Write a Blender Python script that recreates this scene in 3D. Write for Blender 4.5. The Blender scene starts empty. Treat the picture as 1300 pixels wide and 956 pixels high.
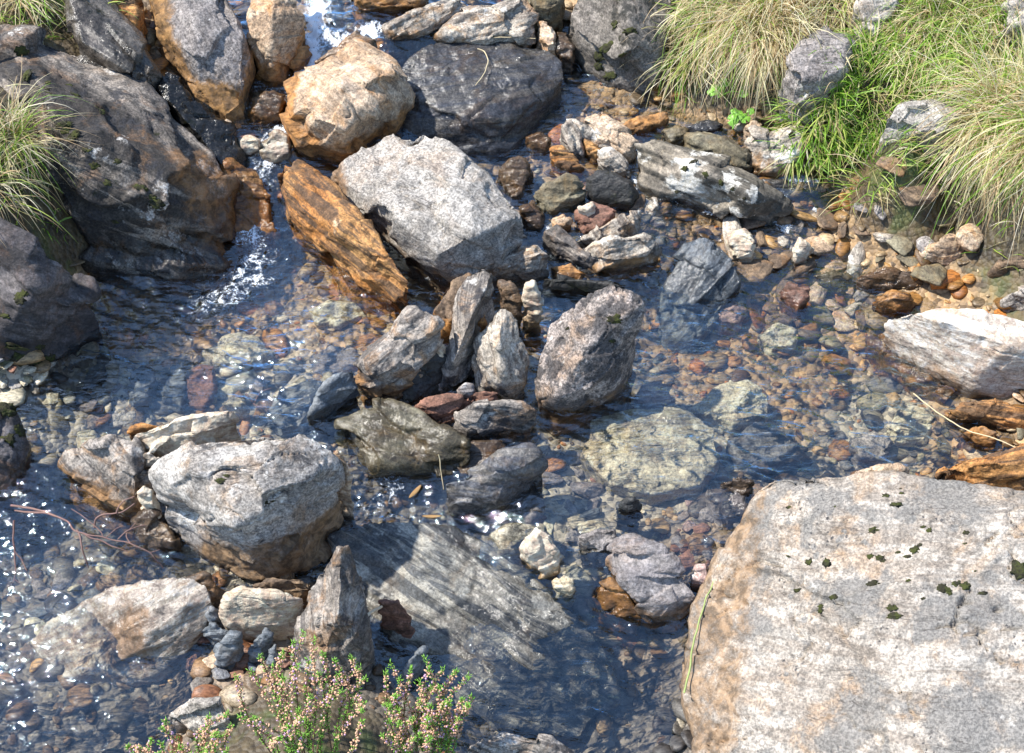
import bpy, math, numpy as np
from mathutils import Vector, Matrix
rng = np.random.default_rng(11)
R_ = math.radians
scene = bpy.context.scene
COL = scene.collection

# ---------------------------------------------------------------- camera
PITCH = 50.0; DIST = 3.0
CAM = np.array([0.0, -DIST*math.cos(R_(PITCH)), DIST*math.sin(R_(PITCH))])
FPX = 650/math.tan(R_(19))
CA, SA = math.cos(R_(90-PITCH)), math.sin(R_(90-PITCH))
def at(px, py, z=0.0):
    """world point seen at photo position (px,py); heights of the far, upper part of the stream are eased down"""
    z = np.asarray(z, float); k = np.interp(np.asarray(py, float), [-60, 50, 200, 340], [.46, .52, .72, 1.])
    return at0(px, py, np.where(z > 0, z*k, z))
def at0(px, py, z=0.0):
    """world point at height z seen at photo position (px,py) (1300 x 956)"""
    px = np.asarray(px, float); py = np.asarray(py, float); z = np.asarray(z, float)
    dx = (px-650)/FPX; yc = -(py-478)/FPX
    dy = yc*CA+SA; dz = yc*SA-CA
    t = (z-CAM[2])/dz
    return np.stack([CAM[0]+dx*t, CAM[1]+dy*t, z+0*t], -1)
cd = bpy.data.cameras.new('camera'); cam = bpy.data.objects.new('camera', cd); COL.objects.link(cam)
cam.location = CAM; cam.rotation_euler = (R_(90-PITCH), 0, 0)
cd.sensor_width = 36; cd.lens = 18/math.tan(R_(19)); cd.clip_start = .05; cd.clip_end = 400
scene.camera = cam

# ---------------------------------------------------------------- light
SUN_EL, SUN_AZ = 54.0, 170.0      # azimuth as math angle of the sun's place (x right, y away)
S = np.array([math.cos(R_(SUN_EL))*math.cos(R_(SUN_AZ)), math.cos(R_(SUN_EL))*math.sin(R_(SUN_AZ)), math.sin(R_(SUN_EL))])
ld = bpy.data.lights.new('sun', 'SUN'); ld.energy = 4.1; ld.angle = R_(1.2); ld.color = (1, .955, .88)
lo = bpy.data.objects.new('sun', ld); COL.objects.link(lo)
lo.rotation_euler = Vector(S).to_track_quat('Z', 'Y').to_euler(); lo.location = (0, 0, 8)
w = bpy.data.worlds.new('World'); scene.world = w; w.use_nodes = True
nt = w.node_tree; nt.nodes.clear()
sky = nt.nodes.new('ShaderNodeTexSky'); sky.sky_type = 'NISHITA'; sky.sun_disc = False
sky.sun_elevation = R_(SUN_EL); sky.sun_rotation = math.atan2(S[0], S[1]); sky.altitude = 300
sky.air_density = 1.2; sky.dust_density = .4; sky.ozone_density = 2.2
bg = nt.nodes.new('ShaderNodeBackground'); bg.inputs[1].default_value = .15
ow = nt.nodes.new('ShaderNodeOutputWorld')
nt.links.new(sky.outputs[0], bg.inputs[0]); nt.links.new(bg.outputs[0], ow.inputs[0])
scene.view_settings.view_transform = 'Standard'; scene.view_settings.look = 'None'
scene.view_settings.exposure = .85; scene.view_settings.gamma = 1
scene.cycles.max_bounces = 6; scene.cycles.transparent_max_bounces = 12
scene.cycles.caustics_reflective = False; scene.cycles.caustics_refractive = False
scene.cycles.sample_clamp_indirect = 4; scene.cycles.sample_clamp_direct = 0

# ---------------------------------------------------------------- noise
_rp = np.random.default_rng(5)
PERM = np.tile(_rp.permutation(256), 3)
_g = _rp.normal(size=(256, 3)); GR = _g/np.linalg.norm(_g, axis=1)[:, None]
def perlin(p):
    p = np.asarray(p, float)
    i = np.floor(p).astype(int); f = p-i; i &= 255
    u = f*f*f*(f*(f*6-15)+10)
    r = np.zeros(len(p))
    for cx in (0, 1):
        wx = u[:, 0] if cx else 1-u[:, 0]
        for cy in (0, 1):
            wy = u[:, 1] if cy else 1-u[:, 1]
            for cz in (0, 1):
                wz = u[:, 2] if cz else 1-u[:, 2]
                h = PERM[PERM[PERM[(i[:, 0]+cx) & 255]+((i[:, 1]+cy) & 255)]+((i[:, 2]+cz) & 255)]
                g = GR[h]
                r += wx*wy*wz*(g[:, 0]*(f[:, 0]-cx)+g[:, 1]*(f[:, 1]-cy)+g[:, 2]*(f[:, 2]-cz))
    return r*1.6
def fbm(p, o=4, g=.5):
    a, s, r = 1.0, 1.0, 0
    for k in range(o):
        r = r+a*perlin(p*s+17.3*k); a *= g; s *= 2.03
    return r
def fb2(x, y, s, o=4, k=0.0, g=.5):
    x = np.asarray(x, float); sh = x.shape
    return fbm(np.stack([x.ravel()*s+k, np.asarray(y, float).ravel()*s-k, np.full(x.size, k*.37)], 1), o, g).reshape(sh)
def sstep(a, b, x):
    t = np.clip((x-a)/(b-a), 0, 1); return t*t*(3-2*t)

# ---------------------------------------------------------------- height fields from points read on the photo
class Field:
    X0, X1, Y0, Y1, ST = -2.6, 2.6, -2.0, 3.0, .02
    def __init__(s, pts, trend, power=3.2, eps=.035):
        P = np.array([list(at(a, b, c)) for a, b, c in pts]); s.trend = trend
        ring = []
        for a in np.linspace(0, 2*math.pi, 28, endpoint=False):
            x, y = 2.4*math.cos(a), .4+2.4*math.sin(a); ring.append((x, y, trend(x, y)))
        P = np.vstack([P, ring])
        xs = np.arange(s.X0, s.X1+1e-6, s.ST); ys = np.arange(s.Y0, s.Y1+1e-6, s.ST)
        gx, gy = np.meshgrid(xs, ys)
        n_ = len(P); k = lambda d: np.sqrt(d+eps**2)
        A = np.zeros((n_+3, n_+3)); A[:n_, :n_] = k((P[:, None, 0]-P[None, :, 0])**2+(P[:, None, 1]-P[None, :, 1])**2)-np.eye(n_)*.01
        A[:n_, n_] = A[n_, :n_] = 1; A[:n_, n_+1:] = P[:, :2]; A[n_+1:, :n_] = P[:, :2].T
        w_ = np.linalg.solve(A, np.append(P[:, 2], [0, 0, 0])); z = w_[n_]+w_[n_+1]*gx+w_[n_+2]*gy
        for i in range(n_): z = z+w_[i]*k((gx-P[i, 0])**2+(gy-P[i, 1])**2)
        for _ in range(2):
            q = np.pad(z, 1, mode='edge'); z = (q[1:-1, 1:-1]*2+q[:-2, 1:-1]+q[2:, 1:-1]+q[1:-1, :-2]+q[1:-1, 2:])/6
        s.z = z
    def __call__(s, x, y):
        x = np.asarray(x, float); y = np.asarray(y, float)
        u = np.clip((x-s.X0)/s.ST, 0, s.z.shape[1]-1.001); v = np.clip((y-s.Y0)/s.ST, 0, s.z.shape[0]-1.001)
        i = u.astype(int); j = v.astype(int); a = u-i; b = v-j
        r = (s.z[j, i]*(1-a)+s.z[j, i+1]*a)*(1-b)+(s.z[j+1, i]*(1-a)+s.z[j+1, i+1]*a)*b
        d = np.maximum(np.abs(x)-2.3, np.maximum(-1.7-y, y-2.7)); k = sstep(0, .3, d)
        return r*(1-k)+s.trend(x, y)*k
def ttrend(x, y):
    x = np.asarray(x, float); y = np.asarray(y, float)
    c = np.clip(y, -12, 40)
    return .2*c-.05+np.minimum(np.abs(x+.1*y)*.32, 3.5)+.1*np.sin(x*.9+y*.4)
TP = [(0,0,.55),(100,0,.5),(190,20,.36),(0,200,.42),(60,130,.42),(100,200,.25),(200,250,.06),(280,330,-.07),(0,350,.22),(60,400,.08),
(0,480,.02),(40,480,.012),(85,460,-.02),(60,520,-.03),(200,420,-.09),(150,400,-.07),(250,400,-.09),(350,400,-.09),(400,450,-.08),(250,480,-.08),(150,480,-.05),
(100,510,-.055),(300,530,-.08),(100,560,-.08),(30,560,-.05),(0,560,.0),(20,600,-.1),(50,650,-.14),(150,700,-.13),(0,750,-.15),(100,850,-.13),(250,850,-.07),(300,860,-.055),
(200,620,-.1),(300,700,-.06),(250,760,-.06),(430,20,.27),(430,60,.19),(350,60,.19),(340,150,.1),(330,190,.08),(290,150,.12),(320,260,.0),(330,320,-.08),(250,0,.3),
(500,20,.26),(560,60,.15),(640,120,.1),(620,0,.25),(700,60,.13),(740,100,.08),(740,140,.07),(780,130,.075),(850,130,.09),(720,200,.02),(700,280,-.01),
(800,280,.01),(850,150,.09),(900,160,.09),(650,300,-.03),(700,370,-.06),(650,400,-.05),(560,380,-.05),(500,400,-.05),(560,500,-.05),(760,240,.02),(750,320,-.01),
(850,290,.0),(900,300,.008),(1000,290,.012),(1080,250,.05),(1040,235,.06),(1100,330,-.005),(1000,340,-.02),(940,350,-.025),(1000,400,-.045),(1150,370,.005),(1250,360,.05),(1300,330,.12),
(830,60,.3),(840,0,.45),(900,20,.42),(900,80,.3),(870,115,.16),(960,100,.28),(1000,165,.12),(1000,30,.5),(1100,60,.45),(1100,160,.2),(1080,200,.1),(1200,150,.33),(1180,230,.14),(1200,280,.06),(1300,200,.35),(1300,280,.2),
(1300,50,.6),(1200,0,.65),(1160,184,.34),(1205,184,.34),(1130,165,.36),(1045,108,.4),(1110,60,.54),(985,180,.1),(955,165,.1),(1030,200,.12),(800,450,-.1),(850,420,-.12),(900,500,-.11),(1000,500,-.1),(1100,500,-.085),(1150,450,-.05),(1200,520,-.03),(1250,540,-.01),
(1300,550,.01),(1150,600,-.1),(950,600,-.1),(830,580,-.09),(720,560,-.08),(700,620,-.08),(850,650,-.08),(760,700,-.085),(850,800,-.15),(700,670,-.08),(800,860,-.17),
(900,700,-.06),(880,780,-.08),(1000,700,-.02),(1300,800,-.02),(470,600,-.08),(500,640,-.1),(450,660,-.09),(600,650,-.1),(550,820,-.14),(650,900,-.2),(450,870,-.07),(350,880,-.04),
(300,950,-.02),(500,950,-.08),(150,950,-.15),(900,950,-.1),(1300,950,-.02),(400,1000,.0),(700,1100,-.25)]
T0 = Field(TP, ttrend)
def TER(x, y):
    x = np.asarray(x, float)
    r = T0(x, y)
    return r+.009*fb2(x, y, 9, 3, 3.1)+.004*fb2(x, y, 34, 2, 7.7)
WP = [(410,0,.36),(380,-30,.4),(400,40,.33),(395,90,.235),(355,100,.2),(340,150,.15),(330,180,.13),(310,230,.075),(310,290,.02),(325,330,.0),(480,40,.34),(490,60,.3),(560,50,.3),(430,70,.27),
(600,130,.1),(720,90,.12),(740,120,.105),(820,140,.105),(870,150,.11),(900,160,.11),(700,200,.06),(720,230,.045),(680,250,.03),(660,300,.0),(700,320,.0),(700,370,0),
(200,420,0),(300,400,0),(400,420,0),(150,500,0),(300,500,0),(400,500,0),(60,540,0),(250,370,0),(480,420,0),(540,380,0),(540,500,0),(630,380,0),
(770,240,.04),(780,270,.035),(870,280,.02),(800,290,.028),(950,285,.022),(985,262,.03),(1025,235,.085),(960,222,.08),(1060,250,.05),(1050,300,.012),(1150,340,.008),(1000,340,.003),(900,330,.004),
(800,430,0),(900,450,0),(1000,450,0),(1100,450,0),(1200,540,0),(1100,550,0),(1000,560,0),(800,550,0),(720,580,-.003),(900,580,0),(1250,560,0),(1150,590,0),
(640,570,.0),(480,575,-.015),(500,600,-.03),(480,625,-.045),(520,655,-.05),(600,675,-.045),(560,800,-.085),(650,850,-.09),(400,700,-.06),(330,850,-.07),(20,600,-.01),(60,600,-.01),(50,700,-.03),(150,800,-.035),
(0,850,-.05),(200,690,-.035),(220,870,-.06),(700,640,-.008),(800,640,-.008),(740,690,-.03),(850,650,-.008),(920,665,-.01),(880,710,-.03),(750,780,-.07),(830,850,-.11),(640,700,-.03),
(1300,560,0),(600,1000,-.15),(900,1000,-.15),(200,1000,-.12),(1300,800,-.1)]
def wtrend(x, y):
    return .2*np.clip(np.asarray(y, float), -12, 40)-.06
W0 = Field(WP, wtrend)

# ---------------------------------------------------------------- mesh helpers
def mesh_from(name, V, F, smooth=True):
    """V (n,3); F (m,k) array of equal-sized faces or list of such arrays"""
    me = bpy.data.meshes.new(name)
    Fs = F if isinstance(F, list) else [F]
    me.vertices.add(len(V)); me.vertices.foreach_set('co', np.asarray(V, np.float32).ravel())
    L = np.concatenate([f.ravel() for f in Fs]); tot = np.concatenate([np.full(len(f), f.shape[1]) for f in Fs])
    st = np.concatenate([[0], np.cumsum(tot)[:-1]])
    me.loops.add(len(L)); me.loops.foreach_set('vertex_index', L.astype(np.int32))
    me.polygons.add(len(tot)); me.polygons.foreach_set('loop_start', st.astype(np.int32)); me.polygons.foreach_set('loop_total', tot.astype(np.int32))
    me.update(calc_edges=True)
    me.polygons.foreach_set('use_smooth', np.full(len(tot), smooth))
    return me
def fattr(me, name, v):
    a = me.attributes.new(name, 'FLOAT', 'POINT'); a.data.foreach_set('value', np.asarray(v, np.float32))
def cattr(me, name, c):
    a = me.attributes.new(name, 'FLOAT_COLOR', 'POINT'); c = np.asarray(c, np.float32)
    a.data.foreach_set('color', np.hstack([c, np.ones((len(c), 1), np.float32)]).ravel())
def link(name, me, mat=None, parent=None):
    o = bpy.data.objects.new(name, me); COL.objects.link(o)
    if mat and me: me.materials.append(mat)
    if parent: o.parent = parent
    return o
def tag(o, label=None, cat=None, group=None, kind=None):
    if label: o['label'] = label
    if cat: o['category'] = cat
    if group: o['group'] = group
    if kind: o['kind'] = kind
    return o

# ---------------------------------------------------------------- node helpers
class NT:
    def __init__(s, name):
        s.m = bpy.data.materials.new(name); s.m.use_nodes = True; s.t = s.m.node_tree; s.t.nodes.clear()
        s.out = s.n('ShaderNodeOutputMaterial')
    def n(s, t, **k):
        x = s.t.nodes.new(t)
        for a, b in k.items(): setattr(x, a, b)
        return x
    def put(s, sock, v):
        if hasattr(v, 'links') or isinstance(v, bpy.types.NodeSocket): s.t.links.new(v, sock)
        elif isinstance(v, (tuple, list)) and len(v) == 3 and sock.type == 'RGBA': sock.default_value = (*v, 1)
        else: sock.default_value = v
    def noise(s, vec, scale, detail=3, rough=.55, dist=0):
        x = s.n('ShaderNodeTexNoise'); x.inputs['Scale'].default_value = scale; x.inputs['Detail'].default_value = detail
        x.inputs['Roughness'].default_value = rough; x.inputs['Distortion'].default_value = dist
        s.put(x.inputs['Vector'], vec); return x.outputs['Fac']
    def voro(s, vec, scale, feature='F1', out='Distance', rnd=1):
        x = s.n('ShaderNodeTexVoronoi', feature=feature); x.inputs['Scale'].default_value = scale
        x.inputs['Randomness'].default_value = rnd
        s.put(x.inputs['Vector'], vec); return x.outputs[out]
    def mapr(s, v, a, b, c=0, d=1, smooth=True):
        x = s.n('ShaderNodeMapRange', interpolation_type='SMOOTHSTEP' if smooth else 'LINEAR')
        s.put(x.inputs[0], v)
        for i, q in enumerate((a, b, c, d)): s.put(x.inputs[1+i], q)
        return x.outputs[0]
    def math(s, op, a, b=0, clamp=False):
        x = s.n('ShaderNodeMath', operation=op, use_clamp=clamp); s.put(x.inputs[0], a); s.put(x.inputs[1], b); return x.outputs[0]
    def vmath(s, op, a, b):
        x = s.n('ShaderNodeVectorMath', operation=op); s.put(x.inputs[0], a); s.put(x.inputs[1], b); return x.outputs[0]
    def mix(s, f, a, b, mode='MIX'):
        x = s.n('ShaderNodeMix', data_type='RGBA', blend_type=mode); x.clamp_factor = True
        s.put(x.inputs[0], f); s.put(x.inputs[6], a); s.put(x.inputs[7], b); return x.outputs[2]
    def attr(s, name, out='Fac'):
        x = s.n('ShaderNodeAttribute', attribute_name=name); return x.outputs[out]
    def bsdf(s, col, rough=.8, bump=None, spec=.5, bstr=1, bdist=.002, **k):
        b = s.n('ShaderNodeBsdfPrincipled'); s.put(b.inputs['Base Color'], col); s.put(b.inputs['Roughness'], rough)
        s.put(b.inputs['Specular IOR Level'], spec)
        if bump is not None:
            q = s.n('ShaderNodeBump'); q.inputs['Strength'].default_value = bstr; q.inputs['Distance'].default_value = bdist
            s.put(q.inputs['Height'], bump); s.t.links.new(q.outputs[0], b.inputs['Normal'])
        for a, v in k.items(): s.put(b.inputs[a], v)
        s.t.links.new(b.outputs[0], s.out.inputs[0]); return b

def rock_mat(name, c1, c2, c3, band=.5, bscale=60, bal=.5, speck=.5, pale=0., dark=0., dcol=(.03,.03,.035), wcol=(.72,.7,.64), stain=(.42,.17,.035), moss=0., rough=.85, warm=.0, spots=0., dscale=15):
    """stone: c1/c2 mottled, c3 in the layers across local z; speck grain; pale / dark crusts; stain and wet from the mesh"""
    n = NT(name); tc = n.n('ShaderNodeTexCoord').outputs['Object']; oi = n.n('ShaderNodeObjectInfo').outputs['Random']
    off = n.math('MULTIPLY', oi, 37.0); v = n.vmath('ADD', tc, off)
    big = n.noise(v, 7, 4, .6, .4); col = n.mix(n.mapr(big, .35, .65), c1, c2)
    mp = n.n('ShaderNodeMapping'); mp.inputs['Scale'].default_value = (.12, .2, 1); n.t.links.new(v, mp.inputs['Vector'])
    bn = n.noise(mp.outputs[0], bscale, 4, .62, 1.1)
    bf = n.mapr(bn, bal-.05, bal+.06)
    col = n.mix(n.math('MULTIPLY', bf, band), col, c3)
    mid = n.noise(v, 48, 4, .7, .3); col = n.mix(.5, col, n.mix(n.mapr(mid, .3, .7), (.12, .12, .12), (.86, .86, .86)), 'OVERLAY')
    if warm:
        wm = n.noise(n.vmath('ADD', v, (5., 3., 9.)), 13, 4, .65, .8); col = n.mix(n.math('MULTIPLY', n.mapr(wm, .5, .68), warm), col, stain)
    if dark:
        dn = n.noise(n.vmath('ADD', v, (9., 1., 4.)), dscale, 6, .68, .3); t = .78-.36*dark
        col = n.mix(n.math('MULTIPLY', n.mapr(dn, t-.05, t+.04), .85), col, dcol)
    if pale:
        pn = n.noise(n.vmath('ADD', v, (2., 8., 6.)), 11, 6, .66, .15); t = .76-.36*pale
        col = n.mix(n.math('MULTIPLY', n.mapr(pn, t-.03, t+.03), .9), col, wcol)
    if spots:
        wv = n.vmath('ADD', v, n.math('MULTIPLY', mid, .02)); vd = n.voro(wv, 34, rnd=1); vc = n.noise(v, 9, 2, .5)
        rim = n.mapr(vd, .17, .24, 1, 0); col = n.mix(n.math('MULTIPLY', n.math('MULTIPLY', rim, n.mapr(vc, .46, .56)), spots), col, dcol)
        vd2 = n.voro(n.vmath('ADD', wv, (3., 5., 7.)), 80); col = n.mix(n.math('MULTIPLY', n.math('MULTIPLY', n.mapr(vd2, .16, .24, 1, 0), n.mapr(vc, .5, .62)), spots), col, (.05, .048, .05))
    sp = n.noise(v, 210, 3, .75); sf = n.mapr(sp, .36, .64)
    col = n.mix(speck, col, n.mix(sf, (.2, .2, .2), (.8, .79, .78)), 'OVERLAY')
    vn = n.noise(n.vmath('ADD', mp.outputs[0], (4., 7., 2.)), bscale*.8, 5, .6, 1.6)
    vein = n.math('SUBTRACT', 1.0, n.mapr(n.math('ABSOLUTE', n.math('SUBTRACT', vn, .5)), .0, .014), True)
    col = n.mix(n.math('MULTIPLY', n.math('MULTIPLY', vein, n.mapr(big, .42, .58)), .75), col, (.05, .04, .035))
    if moss:
        mn = n.noise(n.vmath('ADD', v, (3., 3., 1.)), 17, 5, .7); t = .8-.4*moss
        col = n.mix(n.mapr(mn, t-.02, t+.05), col, (.022, .022, .008))
    sn = n.noise(v, 26, 5, .7, .5)
    sa = n.mapr(n.math('ADD', n.attr('stain'), n.math('MULTIPLY', n.math('SUBTRACT', sn, .5), 1.3)), .32, .75)
    col = n.mix(n.math('MULTIPLY', sa, .85), col, n.mix(n.mapr(mid, .35, .65), tuple(x*.3 for x in stain), stain))
    wa = n.mapr(n.math('ADD', n.attr('wet'), n.math('MULTIPLY', n.math('SUBTRACT', sn, .5), .7)), .35, .65)
    col = n.mix(wa, col, n.mix(1, col, (.52, .51, .5), 'MULTIPLY'))
    rg = n.mapr(wa, 0, 1, rough, .16, False)
    bh = n.math('ADD', n.math('ADD', n.math('MULTIPLY', sp, .45), n.math('MULTIPLY', mid, 1.3)), n.math('MULTIPLY', bn, 1.1*band+.2))
    n.bsdf(col, rg, bh, bstr=.6, bdist=.005)
    return n.m

M = {}
M['granite'] = rock_mat('pale_granite', (.42,.385,.34), (.31,.285,.255), (.22,.19,.155), band=.35, bscale=30, speck=.75, dark=.12, warm=.22, stain=(.36,.2,.09))
M['granite2'] = rock_mat('pinkish_grey_granite', (.36,.325,.3), (.22,.195,.18), (.1,.085,.08), band=.35, bscale=24, speck=.8, dark=.3, pale=.25, stain=(.4,.2,.05))
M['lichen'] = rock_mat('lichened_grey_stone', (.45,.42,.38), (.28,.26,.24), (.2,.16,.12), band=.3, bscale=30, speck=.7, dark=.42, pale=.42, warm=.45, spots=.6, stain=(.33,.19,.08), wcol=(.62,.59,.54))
M['lichend'] = rock_mat('dark_lichened_pinkish_stone', (.4,.34,.3), (.27,.23,.205), (.14,.115,.095), band=.4, bscale=30, speck=.9, dark=.74, dcol=(.05,.048,.05), spots=.6, pale=.25, warm=.4, stain=(.33,.19,.09), wcol=(.58,.54,.48))
M['tan'] = rock_mat('tan_gneiss', (.55,.43,.31), (.42,.31,.21), (.3,.17,.085), band=.4, bscale=34, speck=.6, dark=.16, warm=.5, stain=(.5,.22,.05))
M['orange'] = rock_mat('rust_orange_schist', (.5,.27,.1), (.36,.15,.04), (.085,.055,.035), band=.85, bscale=52, bal=.52, speck=.55, dark=.25, pale=.18, wcol=(.62,.45,.28), warm=.4, stain=(.5,.19,.03))
M['brown'] = rock_mat('brown_schist', (.24,.165,.1), (.17,.115,.075), (.07,.05,.038), band=.6, bscale=55, speck=.5, warm=.35, dark=.2, pale=.2, wcol=(.42,.36,.28), stain=(.4,.18,.04))
M['rust'] = rock_mat('reddish_stone', (.3,.15,.1), (.2,.1,.07), (.12,.07,.05), band=.5, bscale=60, speck=.5, stain=(.38,.15,.04))
M['schist'] = rock_mat('grey_banded_schist', (.34,.3,.26), (.24,.205,.17), (.07,.062,.058), band=.8, bscale=46, bal=.52, speck=.6, warm=.55, pale=.36, wcol=(.52,.5,.46), dark=.48, stain=(.4,.21,.08))
M['schistd'] = rock_mat('wet_banded_schist', (.34,.32,.27), (.22,.215,.19), (.06,.065,.07), band=.9, bscale=42, bal=.5, speck=.5, pale=.35, wcol=(.46,.45,.4), dark=.2, warm=.2, stain=(.32,.2,.09))
M['layer'] = rock_mat('pale_layered_schist', (.5,.44,.36), (.36,.31,.25), (.13,.1,.08), band=.75, bscale=50, bal=.54, speck=.6, pale=.42, dark=.42, warm=.6, stain=(.45,.24,.09))
M['slate'] = rock_mat('blue_grey_slate', (.16,.18,.2), (.095,.11,.125), (.25,.26,.26), band=.45, bscale=60, speck=.4, warm=.12, stain=(.25,.13,.04), rough=.6)
M['wetdark'] = rock_mat('dark_wet_stone', (.12,.125,.14), (.07,.072,.08), (.2,.18,.15), band=.6, bscale=40, speck=.6, pale=.2, wcol=(.22,.19,.15), warm=.3, stain=(.22,.12,.04), rough=.45)
M['green'] = rock_mat('olive_grey_slab', (.24,.215,.145), (.16,.135,.085), (.1,.075,.045), band=.5, bscale=30, speck=.45, warm=.4, stain=(.27,.16,.05))
M['bedrock'] = rock_mat('banded_bedrock', (.28,.24,.2), (.115,.098,.085), (.03,.026,.023), band=.9, bscale=24, bal=.5, speck=.8, dark=.5, pale=.36, wcol=(.55,.52,.48), moss=.32, warm=.35, stain=(.3,.15,.055))
M['bedrockd'] = rock_mat('dark_purple_bedrock', (.17,.15,.145), (.08,.07,.072), (.03,.027,.027), band=.7, bscale=26, speck=.5, dark=.35, moss=.35, warm=.3, stain=(.25,.12,.05))
M['white'] = rock_mat('white_quartz', (.66,.58,.46), (.58,.48,.36), (.45,.33,.22), band=.35, bscale=40, speck=.3, warm=.25, stain=(.5,.3,.12))
M['whiteg'] = rock_mat('white_gneiss', (.74,.68,.6), (.62,.56,.48), (.4,.3,.22), band=.55, bscale=40, speck=.45, warm=.4, pale=.35, dark=.14, stain=(.5,.3,.16), wcol=(.78,.76,.72))
M['big'] = rock_mat('weathered_gneiss', (.42,.375,.32), (.32,.28,.235), (.19,.15,.115), band=.55, bscale=44, bal=.52, speck=.6, dark=.68, dcol=(.19,.18,.165), dscale=9, spots=.9, pale=.2, warm=.5, stain=(.38,.24,.13), wcol=(.56,.53,.48))
M['mossy'] = rock_mat('moss_darkened_stone', (.24,.21,.18), (.13,.115,.095), (.06,.05,.042), band=.45, bscale=30, speck=.7, dark=.55, dcol=(.02,.02,.016), moss=.5, stain=(.2,.11,.04))
M['striped'] = rock_mat('white_patched_stone', (.33,.28,.22), (.2,.17,.125), (.045,.042,.035), band=.8, bscale=22, bal=.5, speck=.45, pale=.58, wcol=(.64,.61,.54), dark=.3, moss=.3, stain=(.24,.14,.05))
M['purple'] = rock_mat('violet_grey_stone', (.25,.225,.22), (.19,.17,.165), (.32,.29,.27), band=.3, bscale=30, speck=.5, pale=.26, warm=.2, wcol=(.6,.57,.55), stain=(.36,.2,.09))
M['pinkst'] = rock_mat('pinkish_stone', (.42,.29,.25), (.34,.23,.2), (.24,.18,.16), band=.3, bscale=30, speck=.5, pale=.3, stain=(.4,.2,.09))
M['palebed'] = rock_mat('pale_greenish_stone', (.62,.57,.43), (.48,.44,.33), (.36,.29,.19), band=.3, bscale=20, speck=.6, pale=.35, dark=.2, warm=.35, dcol=(.16,.15,.13), wcol=(.68,.66,.55), stain=(.42,.27,.12))
M['blackmoss'] = rock_mat('black_algae_stone', (.035,.035,.035), (.018,.018,.016), (.055,.05,.045), band=.2, bscale=30, speck=.9, moss=.5, stain=(.1,.06,.03), rough=.6)
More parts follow.
